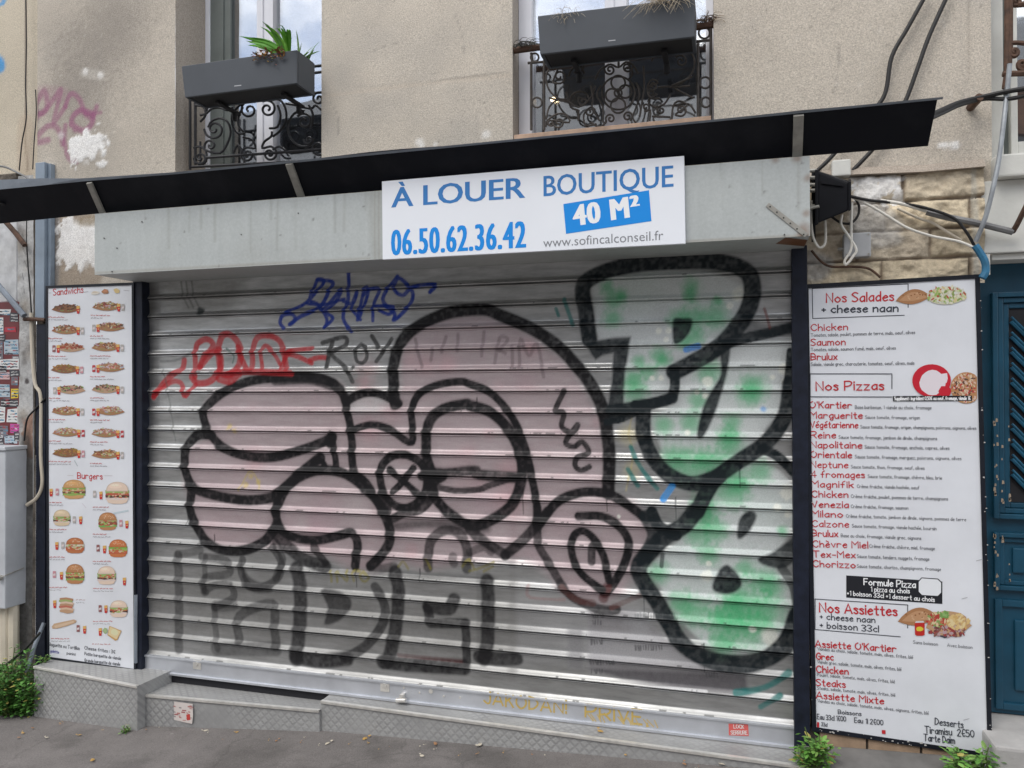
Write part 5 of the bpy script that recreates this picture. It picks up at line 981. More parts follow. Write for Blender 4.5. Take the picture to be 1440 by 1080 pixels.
def sandwich(cx, cy, flip, kind):
    def fn(q, M, s):
        L_ = 20.5; f = -1 if flip else 1; ox = cx-3*f
        q.poly([(ox+f*L_*(-1+2*t), cy+1-7.2*math.sin(math.pi*t)**.7-1*(t-.5)) for t in np.linspace(0, 1, 11)]+[(ox+f*L_*(-1+2*t), cy+1+5.0*math.sin(math.pi*t)**.8) for t in np.linspace(1, 0, 11)][1:-1], [(0.22, 0.10, 0.05), (0.33, 0.17, 0.085), (0.42, 0.27, 0.18)][kind % 3])
        pal = [[(0.13, 0.06, 0.035), (0.20, 0.09, 0.05), (0.10, 0.05, 0.04), (0.28, 0.14, 0.07)], [(0.60, 0.45, 0.25), (0.36, 0.12, 0.06), (0.62, 0.54, 0.46), (0.32, 0.10, 0.06), (0.16, 0.08, 0.05)], [(0.32, 0.07, 0.04), (0.25, 0.05, 0.03), (0.4, 0.12, 0.06)], [(0.34, 0.18, 0.05), (0.42, 0.24, 0.08), (0.28, 0.13, 0.04)], [(0.63, 0.55, 0.50), (0.45, 0.16, 0.12), (0.6, 0.5, 0.4), (0.5, 0.35, 0.3)], [(0.12, 0.08, 0.06), (0.26, 0.34, 0.14), (0.16, 0.08, 0.07), (0.4, 0.15, 0.12)]][kind]
        r_ = random.Random(int(cx*13+cy))
        for i in range(60):
            t = r_.uniform(.08, .9); x = ox+f*L_*(-1+2*t); h = math.sin(math.pi*t)**.7; q.blob(x, cy-1+r_.uniform(-6, 2.8)*h, r_.uniform(1.0, 2.2), r_.uniform(.6, 1.3), tuple(v*r_.uniform(.55, 1.0) for v in r_.choice(pal)), r_.uniform(-.5, .5), 7, .25)
        for i in range(6): t = r_.uniform(.2, .8); q.blob(ox+f*L_*(-1+2*t), cy+3.2*math.sin(math.pi*t), 1.4, .5, (0.18, 0.26, 0.09), 0, 7, .3)
        cup(q, cx+f*14, cy+2); 
        if kind != 0: can(q, cx+f*20, cy+1.5, CANC[kind % 4])
    pic(None, 1, 'sandwich_picture', fn, LP, lb)
    for dy, w_, c in ((12, rs.uniform(16, 28), (0.5, 0.12, 0.12)), (15.5, rs.uniform(14, 30), (0.35, 0.34, 0.36))):
        x0 = cx-28 if cx < 120 else cx-25; capt.append((x0, cy+dy, w_, c))
kinds = [0, 1, 1, 1, 2, 1, 3, 4, 5, 5, 1, 4, 4, 4, 3, 1]
for i, (a, ya, c, yc) in enumerate(sw):
    sandwich(a, ya, i in (2, 4), kinds[2*i]); sandwich(c-1, yc, i in (1, 3, 5), kinds[2*i+1])
BUN = [(0.52, 0.30, 0.13), (0.66, 0.52, 0.42), (0.60, 0.48, 0.33), (0.42, 0.20, 0.09), (0.42, 0.15, 0.06), (0.48, 0.16, 0.06)]
def burger(cx, cy, w_, h, cups, bun, style):
    def fn(q, M, s):
        a = w_/2; top = cy-h/2
        q.poly([(cx-a*.92, cy+h*.28), (cx+a*.92, cy+h*.28), (cx+a*.8, cy+h*.44), (cx+a*.4, cy+h*.5), (cx-a*.4, cy+h*.5), (cx-a*.8, cy+h*.44)], bun)
        layers = {0: [(0.20, 0.34, 0.08), (0.45, 0.34, 0.14), (0.14, 0.07, 0.04), (0.24, 0.36, 0.09)], 1: [(0.26, 0.38, 0.12), (0.42, 0.10, 0.06), (0.08, 0.04, 0.03), (0.62, 0.52, 0.48)], 2: [(0.22, 0.34, 0.10), (0.30, 0.36, 0.16), (0.09, 0.05, 0.04), (0.6, 0.5, 0.45)], 3: [(0.36, 0.30, 0.14), (0.24, 0.08, 0.05), (0.26, 0.07, 0.04), (0.15, 0.36, 0.09)], 4: [(0.6, 0.55, 0.45), (0.30, 0.34, 0.2), (0.44, 0.09, 0.04), (0.42, 0.12, 0.05)], 5: [(0.16, 0.34, 0.06), (0.24, 0.42, 0.10), (0.46, 0.13, 0.05), (0.42, 0.11, 0.05)]}[style]
        n = len(layers)
        for i, c in enumerate(layers[::-1]):
            y = cy+h*.30-(i+.5)*h*.40/n; r_ = random.Random(int(cx*3+i)); 
            q.poly([(cx+a*t*(1.02 if i % 2 else .96), y-h*.07+r_.uniform(-.5, .5)) for t in np.linspace(-1, 1, 9)]+[(cx+a*t, y+h*.07+r_.uniform(-.7, .7)) for t in np.linspace(1, -1, 9)], c)
        for i in range(26): q.blob(cx+random.uniform(-.8, .8)*a, cy+h*random.uniform(-.05, .25), 1.6, .9, random.choice([(0.55, 0.42, 0.3), (0.28, 0.4, 0.12), (0.45, 0.1, 0.06)]))
        q.poly([(cx+a*.95*math.cos(t), cy-h*.06-h*.44*math.sin(t)**.8) for t in np.linspace(0, math.pi, 14)], tuple(c*.78 for c in bun)); q.poly([(cx+a*.86*math.cos(t), cy-h*.10-h*.37*math.sin(t)**.8) for t in np.linspace(0, math.pi, 14)], bun); q.blob(cx-a*.15, cy-h*.30, a*.55, h*.10, tuple(min(.75, c*1.12) for c in bun)); q.blob(cx-a*.2, cy-h*.35, a*.35, h*.05, tuple(min(.75, c*1.28) for c in bun))
        for i in range(14): t = random.uniform(.3, 2.8); k = random.uniform(.3, .9); q.blob(cx+a*.8*k*math.cos(t), cy-h*.1-h*.36*k*math.sin(t), .55, .4, (.66, .56, .4))
        for j, (x, y, k) in enumerate(cups): (cup if k == 'c' else can)(q, x, y, *(() if k == 'c' else (CANC[int(k)],)))
    pic(None, 1, 'burger_picture', fn, LP, lb)
    x0 = 70 if cx < 120 else 131; y0 = cy+h/2+(5 if h < 30 else 4)
    for dy, c in ((0, (0.5, 0.14, 0.14)), (3.6, (0.36, 0.35, 0.37))): capt.append((x0, y0+dy, rs.uniform(16, 28), c))
burger(104, 688, 32, 27, [(72, 693, 'c'), (80.5, 692, '3')], BUN[0], 0); burger(165, 693, 33, 31, [(142, 697, 'c'), (133, 695, '1')], BUN[1], 1)
burger(87, 728, 24, 23, [(113.5, 732, 'c'), (104.5, 731, '1')], BUN[2], 2); burger(151.5, 733, 26, 25, [(178.5, 738, 'c'), (170, 736, '3')], BUN[3], 3)
burger(105.5, 767, 26, 22, [(80, 768, 'c'), (88.5, 767, '1')], BUN[4], 4); burger(166, 771, 26, 25, [(147, 773, 'c'), (138, 771, '2')], BUN[5], 5)
burger(105.5, 807, 26, 28, [(86.5, 810, 'c'), (76.5, 808, '3')], BUN[3], 0); burger(150, 809, 26, 26, [(175, 818, 'c')], BUN[1], 2); burger(167, 856, 25, 24, [(149, 857, 'c'), (141, 856, '2')], BUN[1], 1)
def club(q, M, s):
    cup(q, 77, 850)
    for i, (c, dx) in enumerate((((0.40, 0.22, 0.12), 0), ((0.30, 0.36, 0.14), -1), ((0.60, 0.45, 0.35), 1), ((0.42, 0.25, 0.15), 0), ((0.45, 0.14, 0.10), -1), ((0.58, 0.42, 0.3), 1), ((0.45, 0.28, 0.17), 0))): y = 841+i*2.8; q.poly([(84+dx, y), (93, y-1), (103+dx, y+1), (103+dx, y+3.6), (95, y+5), (84+dx, y+2.4)], c)
pic(None, 1, 'sandwich_picture', club, LP, lb)
def wrap(q, M, s): q.poly([(73, 881), (76, 877), (95, 873), (104, 871), (108, 873), (106, 876), (95, 880), (80, 884), (74, 884)], (0.50, 0.34, 0.22)); q.poly([(76, 880), (95, 875), (104, 873), (104, 875), (90, 880), (78, 883)], (0.58, 0.43, 0.30)); can(q, 110, 884, CANC[2]); cup(q, 119, 886)
pic(None, 1, 'sandwich_picture', wrap, LP, lb)
def toast(q, M, s): cup(q, 141, 889); q.blob(148, 887, 3.5, 4, (0.32, 0.42, 0.22)); q.poly([(154, 880), (171, 887), (165, 900), (162, 901), (151, 893)], (0.50, 0.30, 0.12)); q.poly([(155, 881), (170, 888), (164, 899), (152, 892)], (0.64, 0.52, 0.30)); q.blob(161, 889, 5, 4.5, (0.62, 0.60, 0.38), .4)
pic(None, 1, 'sandwich_picture', toast, LP, lb)
def brd(q, M, s): q.blob(134, 412, 6, 2.6, (0.66, 0.62, 0.55), -.1); q.blob(148, 410, 5, 3.4, (0.36, 0.18, 0.09)); q.blob(148, 409, 3, 1.6, (0.5, 0.22, 0.12)); q.blob(164, 409, 4.5, 3.2, (0.60, 0.46, 0.22), .4); q.blob(134, 411, 4, 1.2, (0.58, 0.5, 0.4))
pic(None, 1, 'bread_picture', brd, LP, lb)
for x, y, c in ((72, 898, (0.5, 0.14, 0.14)), (72, 901.5, (0.4, 0.4, 0.42)), (130, 905, (0.5, 0.2, 0.2)), (107, 843, (0.45, 0.3, 0.3)), (107, 847, (0.4, 0.4, 0.42))): capt.append((x, y, random.uniform(14, 26) if x != 107 else 13, c))
for x, y, w_, c in capt:                    # caption lines, too small to read in place: little word-long strokes
    e = x+w_; r_ = random.Random(int(x*7+y*3))
    while x < e:
        n = r_.uniform(2.2, 6); pts_ = [(x+k*.8, y+(x-70)*.01+r_.uniform(-.7, .7)) for k in range(int(n/.8)+1)]
        if len(pts_) > 1: pr.line(pts_, .75, c)
        x += n+1.1
pr.line([(105, 648), (109, 655)], 1.5, (0.40, 0.44, 0.46)); pr.line([(116, 708), (121, 714)], .7, (0.55, 0.5, 0.55)); pr.line([(160, 722), (180, 718)], 2.5, (0.48, 0.56, 0.60))
pr.build('lettering', lb)

# ================================================================== STEPS AND STICKERS
PZ, LZ, UZ = .226, .163, .203
pl = thing('plinth', 'grey chequer plate plinth with bright edge under the narrow menu board', 'plinth', (-3.1, -.1, 0))
a, c = atz(48, 937, PZ), atz(193, 965, PZ); cb = atz(227, 944, PZ)
def stepblock(parent, p0, p1, zt, back0, back1, nosing=True, zb=-.2):
    m = MB(); m.hexa([(p0[0], p0[1], zb), (p1[0], p1[1], zb), (p1[0]+back1[0], back1[1], zb), (p0[0]+back0[0], back0[1], zb), (p0[0], p0[1], zt), (p1[0], p1[1], zt), (p1[0]+back1[0], back1[1], zt), (p0[0]+back0[0], back0[1], zt)]); m.build('block', M_tread, parent)
    if nosing:
        n = MB(); n.hexa([(p0[0], p0[1]-.007, zt-.010), (p1[0], p1[1]-.007, zt-.010), (p1[0], p1[1]+.012, zt-.010), (p0[0], p0[1]+.012, zt-.010), (p0[0], p0[1]-.007, zt+.003), (p1[0], p1[1]-.007, zt+.003), (p1[0], p1[1]+.012, zt+.003), (p0[0], p0[1]+.012, zt+.003)], None, .002); n.build('nosing', M_alu, parent)
stepblock(pl, a, c, PZ, (0, WY-.002), (.012, WY-.04))
ds = thing('doorstep', 'long grey chequer plate step along the foot of the shutter, lower at its left end', 'step', (-1.3, -.05, 0))
l0, l1 = atz(197, 976, LZ), atz(449, 999, LZ); u0, u1 = atz(450, 985.5, UZ), atz(1131, 1078, UZ)
l0[0] = c[0]+.006
stepblock(ds, l0, l1, LZ, (0, .16), (0, .16)); u0[0] = l1[0]+.001
stepblock(ds, u0, u1, UZ, (0, .12), (0, .12))
m = MB(); m.box(u0[0]-.001, u1[0], SY-.03, .14, UZ+.001, bz0-.008); m.build('sill', M_conc, ds)
m = MB(); m.box(l0[0], u0[0]-.002, .02, .15, LZ+.001, bz0-.004); m.build('gap', M_hole, ds)  # near-black block paints the shade inside the open gap under the bar
# white sticker on the step
st = thing('sticker', 'torn white and red sticker on the front of the step', 'sticker', at(255, 1002, l0[1]))
t_ = (255-197)/(449-197); sy_ = l0[1]+(l1[1]-l0[1])*.22-.0035
b = MB(); g = [at(*p, sy_) for p in ((241, 986), (271, 990), (271, 1017), (240, 1013))]; pl_ = [(241, 986), (271, 990), (271.5, 1006), (270, 1018), (256, 1015), (240, 1011)]
b.poly([at(*p, sy_) for p in pl_][::-1], (0.62, 0.56, 0.53)); b.build('paper', M_print, st)
q_ = Print(sy_)
for i in range(26): x = random.uniform(243, 268); y = random.uniform(991, 1013); q_.line([(x, y), (x+random.uniform(1.5, 5), y+.4)], random.uniform(.8, 2), random.choice([(0.35, 0.12, 0.12), (0.3, 0.28, 0.28), (0.45, 0.2, 0.18)]))
q_.poly([(262, 1005), (267, 1004), (268, 1012), (263, 1013)], (0.5, 0.06, 0.05)); q_.build('print', st)
st = thing('sticker', 'small red and white sticker on the bottom bar near its right end', 'sticker', at(1039, 1026, SY-.022))
q_ = Print(SY-.0202); q_.poly([(1024.5, 1017.5), (1052, 1018), (1053, 1035), (1025, 1034)], (0.62, 0.12, 0.11)); q_.build('paper', st); q_ = Print(SY-.0212)
for x0, x1, y, t in ((1032, 1046, 1024, 'LOCK'), (1028, 1051, 1032.5, 'SERRURE')): q_.hand(t, (x0, y), (x1, y+.4), 5, (0.7, 0.6, 0.58), .2)
q_.build('print', st)
q_ = Print(SY-.0205)
OC = (0.50, 0.36, 0.10)
for t, p0, p1, h in (('JAKODAN!', D_((62, 808))[0], D_((408, 850))[0], 16), ('PRIVE,', D_((490, 865))[0], D_((750, 895))[0], 18)): q_.hand(t, p0, p1, h, OC, .15, .07)
for i in range(14): x = random.uniform(490, 800); q_.line(D_((x, 850+(x-490)*.1), (x+random.uniform(8, 30), 880+(x-490)*.1)), 1.6, (0.52, 0.40, 0.18))
q_.build('marker_writing', bar)
# brick base and slab under the right board
bb = thing('brick_base', 'low course of brown bricks and concrete below the wide menu board', 'masonry', (.6, 0, .2))
zz1 = at(1250, 1043, .0)[2]; m = MB(); m.box(.27, .98, .012, .12, -.1, .30); m.build('mortar', M_brick_d, bb)
for px0, px1, py0, py1 in ((1153, 1218, 1031, 1056), (1221, 1294, 1041, 1071), (1297, 1345, 1051, 1078), (1348, 1392, 1058, 1092)):
    A0, A1 = at(px0, (py0+py1)/2, 0), at(px1, (py0+py1)/2, 0); z_a, z_b = at((px0+px1)/2, py1-2, 0)[2], min(.31, at((px0+px1)/2, py0-10, 0)[2])
    m = MB(); m.box(A0[0], A1[0], -.002, .06, z_a, z_b, None, .005); m.build('brick', M_brick, bb)
m = MB(); m.hexa([(.25, -.16, -.1), (1.0, -.13, -.1), (1.0, .02, -.1), (.25, .02, -.1), (.25, -.16, ground_z(.3)+.012), (1.0, -.13, ground_z(1)+.008), (1.0, .0, ground_z(1)+.045), (.25, .0, ground_z(.3)+.055)], None, .01); m.build('slab', M_slab, bb)

# ================================================================== UPPER WINDOWS: RAILINGS AND PLANTERS
def spiral(c, r, turns, a0, d=1, tail=None, n=None):
    n = n or int(14*turns); out = []
    for i in range(n+1):
        t = i/n; a = a0+d*2*math.pi*turns*t; out.append((c[0]+r*(.16+.84*t)*math.cos(a), c[1]+r*(.16+.84*t)*math.sin(a)))
    return out + (tail or [])
def railing(name, label, mat, Y, frame, scrolls, r_f, r_s, posts=()):
    t = thing(name, label, 'railing', at(*frame[0][0], Y))
    m = MB()
    for ln in frame: m.tube([at(*p, Y) for p in ln], r_f, 8)
    m.build('frame', mat, t); m = MB()
    for i, s in enumerate(scrolls): m.tube([at(*p, Y+.003*((i % 3)-1)) for p in smooth_path(s, 3)], r_s, 7)
    m.build('scrollwork', mat, t); return t
J = lambda pts: [(240+x/4.32, y/4.32) for x, y in pts]
RYL = WY+.06
sc = [spiral((266, 785), 62, 1.5, 0, 1), spiral((242, 885), 40, 1.2, 3.6, -1, [(300, 930), (345, 870), (365, 800), (345, 740), (300, 718), (250, 735), (228, 775)]), spiral((478, 668), 58, 1.5, 2.2, 1), [(478, 612), (420, 640), (375, 700), (378, 770), (410, 810), (450, 812)], [(440, 800), (412, 760), (415, 700), (440, 650)],
      spiral((588, 662), 54, 1.5, 1, -1), [(600, 612), (660, 605), (698, 660), (700, 740), (660, 800), (620, 830)], [(650, 640), (668, 700), (650, 770), (600, 780)], spiral((812, 738), 52, 1.4, 0, -1, [(810, 672), (750, 690), (712, 760), (730, 840), (790, 890), (850, 880), (866, 840)]), spiral((838, 850), 30, 1.2, 2, 1),
      spiral((466, 942), 46, 1.6, 1, 1, [(515, 900), (495, 850), (440, 835)]), spiral((602, 936), 46, 1.6, 2.2, -1, [(556, 900), (570, 860), (610, 830), (615, 800)]), spiral((180, 960), 40, 1.5, 0, 1), [(140, 900), (180, 890), (215, 920), (215, 980), (180, 1000), (145, 980)], spiral((898, 900), 46, 1.4, 3.2, -1), [(150, 640), (200, 650), (212, 700), (180, 740)], [(180, 700), (215, 690), (250, 660), (300, 655), (345, 670), (380, 650)],
      [(700, 630), (760, 640), (850, 660), (880, 640), (917, 670)], spiral((900, 600), 40, 1.3, 3, 1), [(380, 930), (410, 880), (440, 930)], [(620, 910), (660, 890), (700, 915)], [(490, 1010), (510, 990), (535, 1008), (560, 990), (580, 1008)], [(180, 1000), (180, 860)], [(230, 600), (215, 690)], [(840, 640), (865, 700), (850, 780)]]
railing('window_railing', 'black wrought iron railing of scrolls under the grey planter with green leaves', M_iron, RYL, [J(l) for l in ([(130, 1014), (925, 974)], [(215, 958), (925, 908)], [(118, 1030), (118, 560)], [(150, 1000), (150, 560)], [(150, 640), (925, 560)], [(860, 445), (935, 435)], [(860, 405), (935, 396)])], [J(s) for s in sc], .0075, .0062)
J2 = lambda pts: [(710+x/4.645, y/4.645) for x, y in pts]
RYR = WY+.02
def circ(c, r): return [(c[0]+r*math.cos(a), c[1]+r*math.sin(a)) for a in np.linspace(0, 6.283, 14)]
sc = [circ((740, 607), 24), circ((700, 622), 42), circ((786, 598), 42), circ((740, 540), 46), circ((740, 690), 48), circ((742, 608), 108), circ((210, 670), 32), circ((1308, 540), 36), circ((1302, 215), 36), circ((1312, 668), 32), circ((195, 375), 26)]
for c_, r_, t_, a_, d_, tail in (((686, 455), 36, 1.4, 1, 1, [(690, 420), (740, 440), (742, 390)]), ((800, 438), 36, 1.4, 2, -1, [(790, 405), (745, 440), (742, 390)]), ((690, 776), 34, 1.4, 5, -1, [(650, 800), (640, 830)]), ((802, 762), 34, 1.4, 4, 1, [(840, 780), (860, 810)]), ((355, 500), 50, 1.4, 0, 1, [(350, 430), (300, 440), (268, 500), (285, 580), (340, 640), (400, 650)]), ((352, 800), 40, 1.4, 1, 1, [(420, 800), (400, 750), (340, 745), (275, 790), (268, 830)]), ((512, 660), 34, 1.3, 2, 1, [(550, 660), (530, 610), (470, 600), (425, 640), (430, 700), (480, 720)]), ((550, 730), 30, 1.3, 1, -1, [(590, 720), (560, 700), (515, 750), (530, 820), (600, 810)]), ((300, 800), 24, 1.2, 2, -1, []),
        ((1150, 400), 42, 1.4, 0, -1, [(1160, 330), (1210, 340), (1240, 400), (1220, 480), (1150, 545), (1100, 570)]), ((1150, 720), 42, 1.4, 0, 1, [(1190, 690), (1140, 660), (1100, 690), (1090, 780)]), ((965, 560), 32, 1.3, 1, 1, [(1000, 540), (960, 520), (930, 570), (950, 640), (1010, 640)]), ((960, 610), 30, 1.3, 2, -1, [(935, 660), (980, 700), (1040, 680), (1080, 620)]), ((920, 700), 28, 1.3, 0, 1, [(950, 720), (945, 790)]), ((1020, 720), 26, 1.3, 2, 1, []), ((790, 460), 60, .5, 4.4, 1, []), ((480, 420), 60, .6, 4.6, 1, [])):
    sc.append(spiral(c_, r_, t_, a_, d_, tail))
sc += [[(400, 650), (480, 700), (560, 640), (590, 560)], [(415, 500), (440, 450), (490, 430), (520, 480)], [(560, 560), (575, 640), (570, 700), (620, 790)], [(625, 560), (600, 620), (640, 700), (640, 800)], [(860, 540), (880, 620), (850, 720), (820, 790)], [(905, 430), (910, 560), (900, 640), (880, 760)], [(1000, 570), (1060, 565), (1100, 570), (1210, 560)], [(1085, 560), (1150, 600), (1230, 640)], [(1090, 560), (1160, 530), (1225, 500)], [(400, 600), (405, 660), (290, 640)], [(1100, 690), (1200, 680), (1245, 740)], [(960, 760), (1080, 765)], [(270, 780), (290, 700), (340, 655), (400, 650)], [(590, 520), (620, 460), (680, 420)], [(960, 400), (980, 350), (1040, 350)], [(870, 480), (840, 430), (800, 410)], [(480, 790), (482, 720)], [(560, 800), (620, 830), (660, 800)]]
railing('window_railing', 'finely scrolled old iron railing with a ringed medallion below the right planter', M_iron_old, RYR, [J2(l) for l in ([(256, 395), (256, 850)], [(1262, 280), (1262, 775)], [(150, 412), (262, 404)], [(1240, 272), (1350, 262)], [(256, 395), (1262, 300)], [(172, 345), (180, 412)], [(1345, 180), (1345, 800)], [(172, 412), (172, 850)])], [J2(s) for s in sc], .0065, .0046)
tt = thing('rail_bar', 'rust brown top bar of the right window railing ends held in the wall', 'railing bar', at(860, 60, RYR)); m = MB(); m.tube([at(*J2([(60, 330)])[0], RYR), at(*J2([(1385, 158)])[0], RYR)], .016, 8); m.build('bar', M_rust, tt)
del tt
def planter(label, TLp, TRp, BRp, BLp, Yf, dep, logo):
    t = thing('planter', label, 'planter', at(*BLp, Yf)); a, b_, c, d = [at(*p, Yf) for p in (TLp, TRp, BRp, BLp)]; w_ = .014; m = MB(); sh_ = .012
    def P3(p, dy, dz=0): return (p[0], Yf+dy, p[2]+dz)
    m.hexa([P3(d, .0), P3(c, .0), P3(c, w_), P3(d, w_), P3(a, -.0), P3(b_, -.0), P3(b_, w_), P3(a, w_)], None, .003)
    m.hexa([P3(d, dep-w_), P3(c, dep-w_), P3(c, dep), P3(d, dep), P3(a, dep-w_), P3(b_, dep-w_), P3(b_, dep), P3(a, dep)], None, .003)
    for p, q, s in ((d, a, 1), (c, b_, -1)): m.hexa([(p[0]+(0 if s > 0 else -w_), Yf+w_+.0005, p[2]), (p[0]+(w_ if s > 0 else 0), Yf+w_+.0005, p[2]), (p[0]+(w_ if s > 0 else 0), Yf+dep-w_-.0005, p[2]), (p[0]+(0 if s > 0 else -w_), Yf+dep-w_-.0005, p[2]),
                                                   (q[0]+(0 if s > 0 else -w_), Yf+w_+.0005, q[2]), (q[0]+(w_ if s > 0 else 0), Yf+w_+.0005, q[2]), (q[0]+(w_ if s > 0 else 0), Yf+dep-w_-.0005, q[2]), (q[0]+(0 if s > 0 else -w_), Yf+dep-w_-.0005, q[2])])
    m.build('box', M_planter, t)
    m = MB(); m.hexa([(d[0]+w_+.001, Yf+w_+.001, d[2]+.004), (c[0]-w_-.001, Yf+w_+.001, c[2]+.004), (c[0]-w_-.001, Yf+dep-w_-.001, c[2]+.004), (d[0]+w_+.001, Yf+dep-w_-.001, d[2]+.004)]+[(d[0]+w_+.001, Yf+w_+.001, a[2]-.02), (c[0]-w_-.001, Yf+w_+.001, b_[2]-.02), (c[0]-w_-.001, Yf+dep-w_-.001, b_[2]-.02), (d[0]+w_+.001, Yf+dep-w_-.001, a[2]-.02)]); m.build('soil', M_under, t)
    for f_ in (.2, .8):
        m = MB(); x = d[0]+(c[0]-d[0])*f_; z = d[2]+(c[2]-d[2])*f_; m.box(x-.012, x+.012, Yf+.08, WY+.06, z-.016, z-.002, None, .003); m.tube([(x, WY+.02, z-.012), (x, WY+.02, z-.055)], .013, 8); m.build('bracket', M_under, t)
    q_ = Print(Yf); q_.hand('elho', logo, (logo[0]+9, logo[1]-1), 3.2, (0.5, 0.5, 0.52), .18, 0) if False else q_.line([logo, (logo[0]+9, logo[1]-1)], 1.3, (0.42, 0.43, 0.45)); q_.build('mark', t); return t, a, b_
t, a, b_ = planter('grey planter holding bright green leaves and a red trailing plant', (255, 93), (417.5, 70), (417.5, 117), (260, 137), WY-.205, .165, (330, 121))
t2, a2, b2 = planter('grey planter holding dry straw coloured grass above the white letting sign', (756, 22.5), (977, -4), (977, 51.5), (759.5, 76.5), WY-.19, .165, (856, 57.5))
def blades(m, base, n, L0, L1, w_, cols, lean, spread, droop, seed):
    r_ = random.Random(seed)
    for i in range(n):
        a = r_.uniform(0, 6.283); bl_ = Vector(base)+Vector((r_.uniform(-1, 1)*spread[0], r_.uniform(-1, 1)*spread[1], 0)); L_ = r_.uniform(L0, L1)
        d = Vector((math.cos(a)*lean[2]+lean[0]+r_.uniform(-.15, .15), math.sin(a)*lean[2]*.6+lean[1], 1)).normalized(); side = d.cross(Vector((r_.uniform(-.6, .6), 1, r_.uniform(-.6, .6)))).normalized(); c = r_.choice(cols); P = bl_.copy(); vs_ = []; k = 7
        for j in range(k+1):
            t_ = j/k; ww = w_*(math.sin(math.pi*min(1, .18+.82*t_))**.7)*(1 if t_ < 1 else .1); f_ = Vector((0, -.25, 0))*ww
            vs_ += [P-side*ww, P+f_*.6+Vector((0, 0, -ww*.3)), P+side*ww]; P = P+d*(L_/k); d = (d+Vector((d.x*.25, d.y*.25-.02, -droop*(t_+.15)))).normalized()
        fs = []
        for j in range(k): fs += [(3*j, 3*j+1, 3*j+4, 3*j+3), (3*j+1, 3*j+2, 3*j+5, 3*j+4)]
        m.add(vs_, fs, c)
GRN = [(0.13, 0.40, 0.035), (0.09, 0.30, 0.025), (0.20, 0.48, 0.06), (0.06, 0.20, 0.02)]
tp = at(402, 72, WY-.13); tp[2] = b_[2]-.015
pn = thing('potted_plant', 'clump of bright green strap leaves in the left planter', 'plant', tp); m = MB()
blades(m, tp, 20, .16, .25, .011, GRN, (-.55, -.15, .32), (.03, .03), .12, 3); blades(m, tp+np.array([.05, -.05, 0]), 4, .20, .24, .013, GRN, (.12, -.45, .08), (.006, .01), .62, 5); m.build('leaves', M_leaf, pn)
tp = at(424, 80, WY-.06); tp[2] = b_[2]-.015
pn = thing('potted_plant', 'thin pale green leaves at the right end of the left planter', 'plant', tp); m = MB()
blades(m, tp, 8, .10, .18, .006, [(0.16, 0.26, 0.10), (0.10, 0.2, 0.06)], (.55, -.1, .4), (.02, .02), .10, 9); m.build('leaves', M_leaf, pn)
tp = at(376, 79, WY-.20); tp[2] = b_[2]-.01
pn = thing('trailing_plant', 'red and orange succulent trailing over the front of the left planter', 'plant', tp); m = MB(); r_ = random.Random(5)
def leaflet(m, p, d, L_, w_, col, up=Vector((0, 0, 1))):
    d = Vector(d).normalized(); s = d.cross(up); s = s.normalized() if s.length > 1e-4 else Vector((1, 0, 0)); n = s.cross(d); p = Vector(p)
    m.add([p, p+d*L_*.35+s*w_*.5-n*w_*.08, p+d*L_*.75+s*w_*.36-n*w_*.12, p+d*L_-n*w_*.25, p+d*L_*.75-s*w_*.36-n*w_*.12, p+d*L_*.35-s*w_*.5-n*w_*.08, p+d*L_*.5+n*w_*.06], [(0, 1, 6), (1, 2, 6), (2, 3, 6), (3, 4, 6), (4, 5, 6), (5, 0, 6)], col)
for i in range(130):
    u = r_.uniform(-1, 1); hang = r_.random()**1.8*(.085 if abs(u-.25) < .25 else .04); p = (tp[0]+u*.082+.02, WY-.205-.012-r_.uniform(-.03, .012)*(1 if hang < .02 else .2), tp[2]+.012-hang-u*u*.01+r_.uniform(0, .02))
    leaflet(m, p, (r_.uniform(-1, 1), -r_.uniform(.2, 1), r_.uniform(-.6, .8)), .017, .010, r_.choice([(0.30, 0.09, 0.05), (0.22, 0.06, 0.06), (0.36, 0.18, 0.06), (0.16, 0.16, 0.05), (0.38, 0.22, 0.05)]))
m.build('leaves', M_leaf, pn)
DRY = [(0.46, 0.38, 0.26), (0.36, 0.29, 0.19), (0.54, 0.47, 0.35), (0.28, 0.22, 0.15)]
def strands(m, base, n, L_, seed, cols, lean=(0, -.5), curl=.5, r0=.0009, spread=.04):
    r_ = random.Random(seed)
    for i in range(n):
        P = np.array(base)+np.array([r_.uniform(-1, 1)*spread, r_.uniform(-.02, .02), 0]); d = np.array([lean[0]+r_.uniform(-.8, .8), lean[1]+r_.uniform(-.4, .2), r_.uniform(.2, 1.1)]); pts_ = []; k = 8; w_ = np.array([r_.uniform(-curl, curl), r_.uniform(-.2, .1), 0]); l = L_*r_.uniform(.5, 1.1)
        for j in range(k):
            pts_.append(P.copy()); d = d/np.linalg.norm(d); P = P+d*l/k; d = d+w_*.6+np.array([0, 0, -.34])
        m.tube(pts_, [r0*(1-.6*j/k) for j in range(k)], 4, r_.choice(cols))
for lab, px, n, L_, sd_, sp in (('dry curled straw grass hanging over the right half of the right planter', 938, 170, .22, 4, .09), ('sparse dry grass stems at the left of the right planter', 800, 60, .11, 6, .09)):
    tp = at(px, 6, WY-.15); tp[2] = (a2[2]+b2[2])/2-.012; pn = thing('dried_plant', lab, 'plant', tp); m = MB(); strands(m, tp, n, L_, sd_, DRY, (0, -.5)); m.build('stems', M_leaf, pn)
